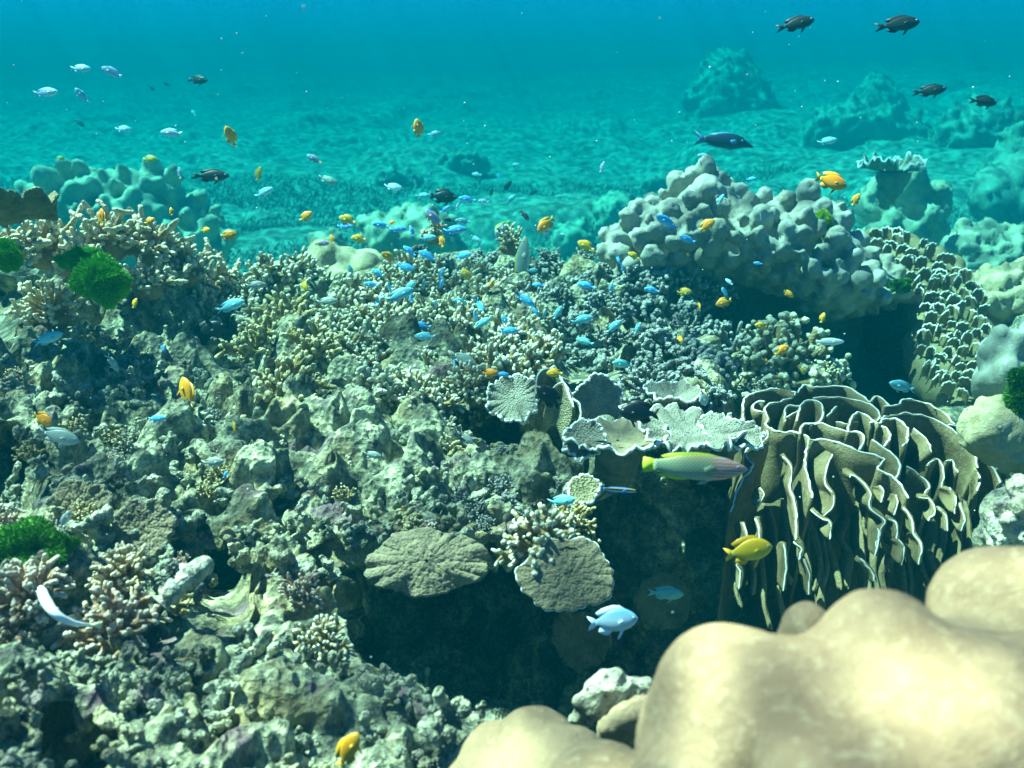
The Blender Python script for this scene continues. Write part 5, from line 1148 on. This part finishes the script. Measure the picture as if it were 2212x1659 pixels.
LIST = """
p 174 148 45 0|topmost left pale blue fish in the open water, upper left
p 242 156 50 155|pale blue fish slanting down, rightmost of the highest four at upper left
p 98 200 55 5|pale blue fish nearest the left edge in the open water
p 177 207 38 128|thin steep white blue fish, lowest of the upper left four
p 266 279 38 0|small pale blue fish facing right, above the teal lobed coral
p 371 287 48 176|bright pale blue fish facing left, above the teal lobed coral
p 418 244 16 125|tiny pale sliver of a fish above and right of the bright pale blue one
u 679 344 38 150|violet blue fish slanting in open water, left of centre
g 708 389 44 -18|dusky blue grey fish below the violet blue one, open water left of centre
t 570 416 46 25|translucent grey blue fish slanting up, below the yellow fish in open water
d 427 173 48 -8|faded dark fish alone in the blue water, upper left
d 359 182 15 -30|tiny faint dark fish, right one of a distant pair at upper left
d 327 190 15 -40|tiny faint dark fish, left one of a distant pair at upper left
d 172 266 26 -38|faint dark fish below the steep white blue fish at left
d 455 380 76 2|sharp dark fish with long forked tail over the teal lobed coral
u 388 374 28 100|brownish pink steep little fish touching the top of the teal lobed coral
o 498 295 46 112|narrow orange fish standing on end in open water, upper left
y 324 344 30 5|yellow fish above the teal lobed coral, facing right
y 559 376 34 72|yellow fish pointing up in open water, left of centre
y 131 342 16 0|tiny faded yellow fish at the left, above the teal lobed coral
o 219 470 42 96|upright narrow orange fish in front of the left branching coral crest
o 323 478 27 25|orange fish with yellow rear beside the left branching coral crest
y 370 457 19 100|tiny upright yellow fish against the teal lobed coral
y 444 497 22 8|small yellow fish facing right, left one of two by the teal coral's foot
o 494 508 38 10|orange fish facing right, right one of two by the teal coral's foot
o 661 468 35 35|round orange fish in open water left of the blue swarm
y 751 476 40 160|golden fish facing left at the swarm's upper left fringe
o 903 278 44 97|orange fish standing on end, highest at the centre of the photo
p 939 289 30 10|pale blue fish just right of the highest upright orange fish
p 930 375 13 100|tiny white blue upright fish above the big dark fish at centre
g 897 396 18 110|tiny grey steep fish above the paired pale fish at centre
p 1030 377 22 170|white blue fish above a thin dark vertical one, centre
d 1036 392 18 95|thin dark blue vertical fish under a white blue one, centre
b 1077 382 17 110|small steep blue fish right of the thin vertical dark one
t 1112 357 24 10|faint teal fish, highest right of the central group
d 1096 403 32 55|dark fish slanting up right, above the swarm's right side
d 1062 416 22 75|small dark steep fish left of the slanting dark fish
d 1151 417 24 28|small dark fish right of the slanting dark fish
p 849 404 42 -8|pale fish facing right, upper left of the big dark fish
p 877 425 17 85|small upright white fish left of the big dark fish
k 956 425 62 -4|biggest dark fish above the swarm, facing right
t 914 423 34 5|teal fish touching the tail of the biggest dark fish
b 1010 431 40 172|blue fish directly right of the biggest dark fish
p 1045 435 24 175|white blue fish right of the biggest dark fish, second in line
b 962 452 26 32|blue fish slanting up just below the biggest dark fish
p 988 446 17 75|tiny bright white fish below the biggest dark fish's nose
t 1104 430 28 42|dim teal fish below the slanting dark fish
p 1301 361 26 70|white blue fish pointing up alone in open water, right of centre
u 937 472 54 132|purple blue fish with orange edge above the coral crest
d 1133 465 28 -48|black swallow tailed fish right of the swarm
D 1091 499 58 245|pale striped disc shaped butterflyfish behind a coral sprig on the crest
o 1180 485 50 222|big orange fish with blue fish in front, right of the butterflyfish
p 1176 502 28 125|pink edged pale blue fish overlapping the big orange one
y 1266 532 42 150|yellow fish facing left at the corner of the grey mound
t 1217 507 14 160|faint tiny teal fish between big orange fish and grey mound
y 1369 553 28 150|yellow fish at the foot of the grey mound's left side
b 823 487 38 170|blue fish facing left at the swarm's top left
b 860 495 38 8|blue fish facing right beside another at the swarm's top left
o 846 481 15 20|tiny orange fish among the blue fish at the swarm's top left
y 775 516 34 172|dull yellow fish above the cream coral, facing left
b 745 489 36 0|faint blue fish just below the golden fish at upper left fringe
o 717 517 22 112|narrow orange upright fish above the cream coral
u 695 526 32 5|pale fish with orange tail over the cream coral's left part
b 983 497 52 8|large blue fish facing right above the crest, under the purple blue one
t 1000 478 36 175|dark teal fish above the large blue fish on the crest
d 969 475 22 170|little dark blue fish touching the purple blue fish
t 925 514 36 10|teal fish facing right under the purple blue fish
b 890 499 26 112|steep blue fish left of the teal fish at the crest
t 1028 516 28 -30|faint teal fish right of the large blue fish on the crest
o 954 522 28 100|narrow orange upright fish on the middle crest
b 885 543 36 140|blue fish slanting down left on the crest, left of the orange upright
b 924 553 46 152|long blue fish slanting on the crest below the orange upright
b 1000 552 40 10|bright blue fish facing right, above the yellow fish in mid swarm
o 839 555 34 150|blurred orange fish at the left of the crest
b 875 577 46 -15|bright blue fish heading down right below the blurred orange fish
t 757 585 30 110|teal steep fish at the cream coral's right end
b 817 590 34 150|blue fish slanting below left of the blurred orange fish
b 802 615 34 172|blue fish facing left, lower left of the swarm
b 954 594 34 75|steep blue fish left of the yellow fish in mid swarm
b 954 614 24 70|short steep blue fish under another steep one in mid swarm
t 916 613 24 85|small teal fish seen end on in mid swarm
y 1007 595 34 122|bright yellow fish in the very middle of the swarm
o 1064 616 24 85|narrow upright orange fish right of the bright yellow one
b 1123 601 42 10|blue fish crossing the lower end of the tall greenish fish
t 885 618 34 30|teal fish behind the largest teal one, left mid swarm
b 841 622 26 102|steep blue fish left of the largest teal fish
t 863 637 68 22|largest teal fish of the swarm, eye to the right
b 819 651 36 42|vivid blue fish just below left of the largest teal fish
b 888 642 26 96|thin steep blue fish at the largest teal fish's nose
t 993 650 32 178|teal fish facing left below the bright yellow fish
b 1077 645 36 140|blue fish left of the vivid diving one
b 1136 648 48 -35|vivid blue fish diving right below the tall greenish fish
b 1155 672 28 -48|small blue fish diving below the vivid diving one
b 1163 616 28 175|small blue fish right of the tall greenish fish
t 1150 584 24 5|faint teal fish behind the tall greenish fish
b 1037 664 46 -68|blue fish diving steeply in the centre of the swarm
b 1028 685 32 100|blue upright fish under the steep diving one
t 1042 698 44 32|dark teal fish slanting up across the upright blue one
b 941 658 22 90|small blue end on fish above the blue and teal pair
b 910 705 50 175|bright blue fish facing left, upper of a blue and teal pair
t 919 727 50 178|green teal fish facing left, lower of a blue and teal pair
b 1094 696 36 128|blue fish slanting above the paired blue and green slim fish
b 1099 715 44 5|blue fish facing right, lower right of mid swarm
g 1085 717 34 -80|slim green fish standing on its head at lower mid swarm
b 1267 617 42 165|blue fish facing left over the grey cauliflower corals, upper
b 1321 622 24 80|thin upright blue fish under the grey mound's left foot
b 1335 560 20 -65|tiny diving blue fish, upper of two, left of the grey mound's foot
b 1345 577 22 -70|tiny diving blue fish, lower of two, left of the grey mound's foot
b 1409 627 36 168|blue fish by the grey mound's lower left lip
t 1257 691 52 15|teal fish facing right over the dark gap in grey corals
t 1205 676 36 60|teal fish pointing up right, left of the dark gap in grey corals
t 1176 681 24 80|faint teal upright fish left of the one pointing up right
t 1326 706 44 40|dim teal fish slanting over the grey cauliflower corals
t 1377 710 30 65|dim teal steep fish, rightmost over the grey cauliflower corals
t 1264 738 42 162|bright teal fish facing left at the right of the dark gap
t 1345 787 48 172|green teal fish facing left, lowest over the grey cauliflower corals
g 1001 776 64 -22|yellow grey fish with large dark eye below the swarm
b 981 784 26 -80|small blue fish behind the large eyed yellow grey fish
b 1085 809 30 0|blue fish facing right beside a dull orange one, under the swarm
o 1058 806 34 5|dull orange fish behind a blue one, under the swarm
y 1199 807 38 176|yellow fish facing left above the folded tan plate coral
k 1186 858 72 140|black fish hiding in front of the folded tan plate coral
k 1382 892 92 176|large black fish in shade left of the tiered plate corals
g 706 651 48 5|olive grey fish among finger corals left of the swarm
b 720 560 34 0|pale blue fish over the cream coral
R 1128 575 132 84|tall greenish fish standing on its head with yellow tail up, mid crest
g 1008 946 40 -42|olive fish half hidden beneath the stout finger coral
p 1124 737 10 -60|tiny white speck of a fish under the swarm
g 553 616 46 5|blurred grey fish at the right end of the left crest
t 497 661 68 20|grey teal fish swimming up right over the black slanting fish
y 291 656 26 60|yellow orange fish right of the left fan coral
k 448 720 92 25|black fish slanting up right in the shade of the left crest
t 103 732 64 24|grey teal fish alone over the left rock face
g 243 784 42 -62|blurred grey fish diving over the left rock face
b 352 752 22 -60|faint pale blue fish on the left rock face
o 403 851 78 108|large bright orange fish standing on end over the left rock face
o 92 905 54 -20|orange fish at the left edge above the grey green fish
g 125 942 96 -14|large grey green fish with white forked tail at the left edge
b 339 904 40 4|small blue fish over the left rock face
y 505 919 30 -72|small slim yellow fish diving, left of the bushy olive coral
y 657 617 28 -55|small yellow fish diving in front of the cream coral
p 1575 609 20 135|tiny white blue fish in the dark under the grey mound
b 1566 633 28 120|pale blue fish overlapping an orange one under the grey mound
o 1564 653 38 198|orange fish under the grey mound, touching a pale blue one
o 1703 635 27 -28|round orange fish under the lip of the grey mound
y 1777 687 24 75|yellow upright fish under the grey mound's right lip
y 1478 631 32 5|dull yellow fish left of the grey mound's cave
y 1510 660 19 -75|small yellow diving fish at the cave mouth's left
y 1644 705 30 170|dull yellow fish above the beaded coral
y 1468 732 20 -50|small yellow fish over the grey corals, left of the beaded coral
o 1689 758 40 32|brown orange fish in front of the beaded coral
y 1733 800 20 -65|small yellow diving fish at the beaded coral's lower right
o 1655 779 12 -45|tiny orange fish at the beaded coral's left edge
t 1949 835 64 165|bright turquoise fish above the folded coral, in the dark gap
f 1519 858 40 -75|small white and yellow upright fish between tiered plates and folded coral
w 1790 738 66 0|blurred slim white fish right of the beaded coral
g 1701 679 30 170|dim grey fish just above the beaded coral
b 1637 569 20 170|pale blue fish low on the grey mound
b 1440 480 56 152|blue fish in front of the grey mound's left part, upper
b 1485 517 40 160|turquoise fish in front of the grey mound's left part, lower
o 1527 487 40 35|orange fish in front of the grey mound
C 1644 470 22 100|tiny blue and white slim fish on the grey mound's face
o 1849 432 30 62|small orange fish right of the grey mound, beneath the bright orange one
o 1794 392 74 -18|bright orange fish above the right shoulder of the grey mound
o 2190 810 20 10|orange fish at the right edge beside the green algae
y 2143 849 32 0|dim yellow fish above the cream lumpy coral
y 2127 538 18 0|tiny faint yellow fish against the hazy granular coral
d 1719 52 84 14|dark forked tail fish at the top right, left of two
d 1940 53 96 8|dark forked tail fish at the top right, right of two
d 2008 196 70 6|dark forked tail fish lower right in the blue, left of two
d 2124 219 68 0|dark reddish fish near the right edge, lower right of four
B 1562 305 132 -6|long nosed navy fish above the grey mound
p 1523 339 34 172|pale blue fish above the grey mound's peak, under the navy fish
t 1787 305 44 10|faint turquoise fish far right of the navy fish
b 1623 387 24 10|faint blue fish right of the grey mound's peak
t 1557 431 26 60|dim teal fish on the grey mound below its peak
W 1490 1008 252 -3|big checkered wrasse with lime tail and orange striped face
C 1335 1058 86 -4|slim blue, black and gold cleaner wrasse left of the big wrasse's belly
t 1213 1082 62 8|turquoise fish above the white tipped finger coral
y 1615 1190 110 10|large yellow fish before the dark hollow, right of centre below
t 1437 1282 82 -4|small bright turquoise fish in the dark hollow
q 1322 1342 114 6|pale blue white fish at the mouth of the dark hollow
o 752 1622 90 62|orange fish at the bottom edge left of the tan mound
g 805 983 42 -10|pale grey blue fish over the lit dead coral at centre left
g 460 998 52 6|dim grey fish among dead coral, left of centre
b 487 1025 20 60|tiny blue fish just under the dim grey one
g 140 1122 42 62|blurred grey fish by the dusky plates at left
d 430 1285 56 70|dark fish half hidden behind the golden coral clump, lower left
"""
for ln in LIST.strip().split('\n'):
    a, lab = ln.split('|'); k, x, y, px, ang = a.split(); x, y, px, ang = map(float, (x, y, px, ang))
    grp = {'o': G_O, 'y': G_O, 'b': G_B, 't': G_B, 'g': G_B, 'd': G_D, 'k': G_D, 'p': G_P}.get(k)
    fish(k, x, y, px, ang, lab, group=grp, d=1.12 if k in 'Wq' else (1.35 if k == 'C' else None), yaw=0 if px > 80 else None)
# the thin white curved fish, lower left
c = smooth_curve([np.array(P(88, 1270, 1.0)), np.array(P(100, 1300, .98)), np.array(P(122, 1328, .97)), np.array(P(158, 1346, .98)), np.array(P(196, 1350, 1.0))], 22)
tp = np.interp(np.linspace(0, 1, 22), [0, .1, .35, .8, 1], [.003, .0050, .0055, .0026, .0010])
V, F, A = tube_np(c, tp, 10, None, True, 0)
sf = empty("slender_fish", P(140, 1335, .98), "slender white curved fish bending over the pinkish branching corals, lower left", "fish")
link("body", mesh_np("body", V - np.array(sf.location), F, FM['white'][0]), sf)
for k2, nm in ((0, "head"),):
    pass
V, F = poly_fin([(0, 0.0012), (-.010, .004), (-.011, 0), (-.010, -.004), (0, -.0012)], th=0.001)
t_ = link("tail_fin", mesh_np("tail_fin", V, F, FM['white'][1], False), sf); t_.location = Vector(c[-1]) - sf.location; t_.rotation_euler = (0, 0, math.pi)
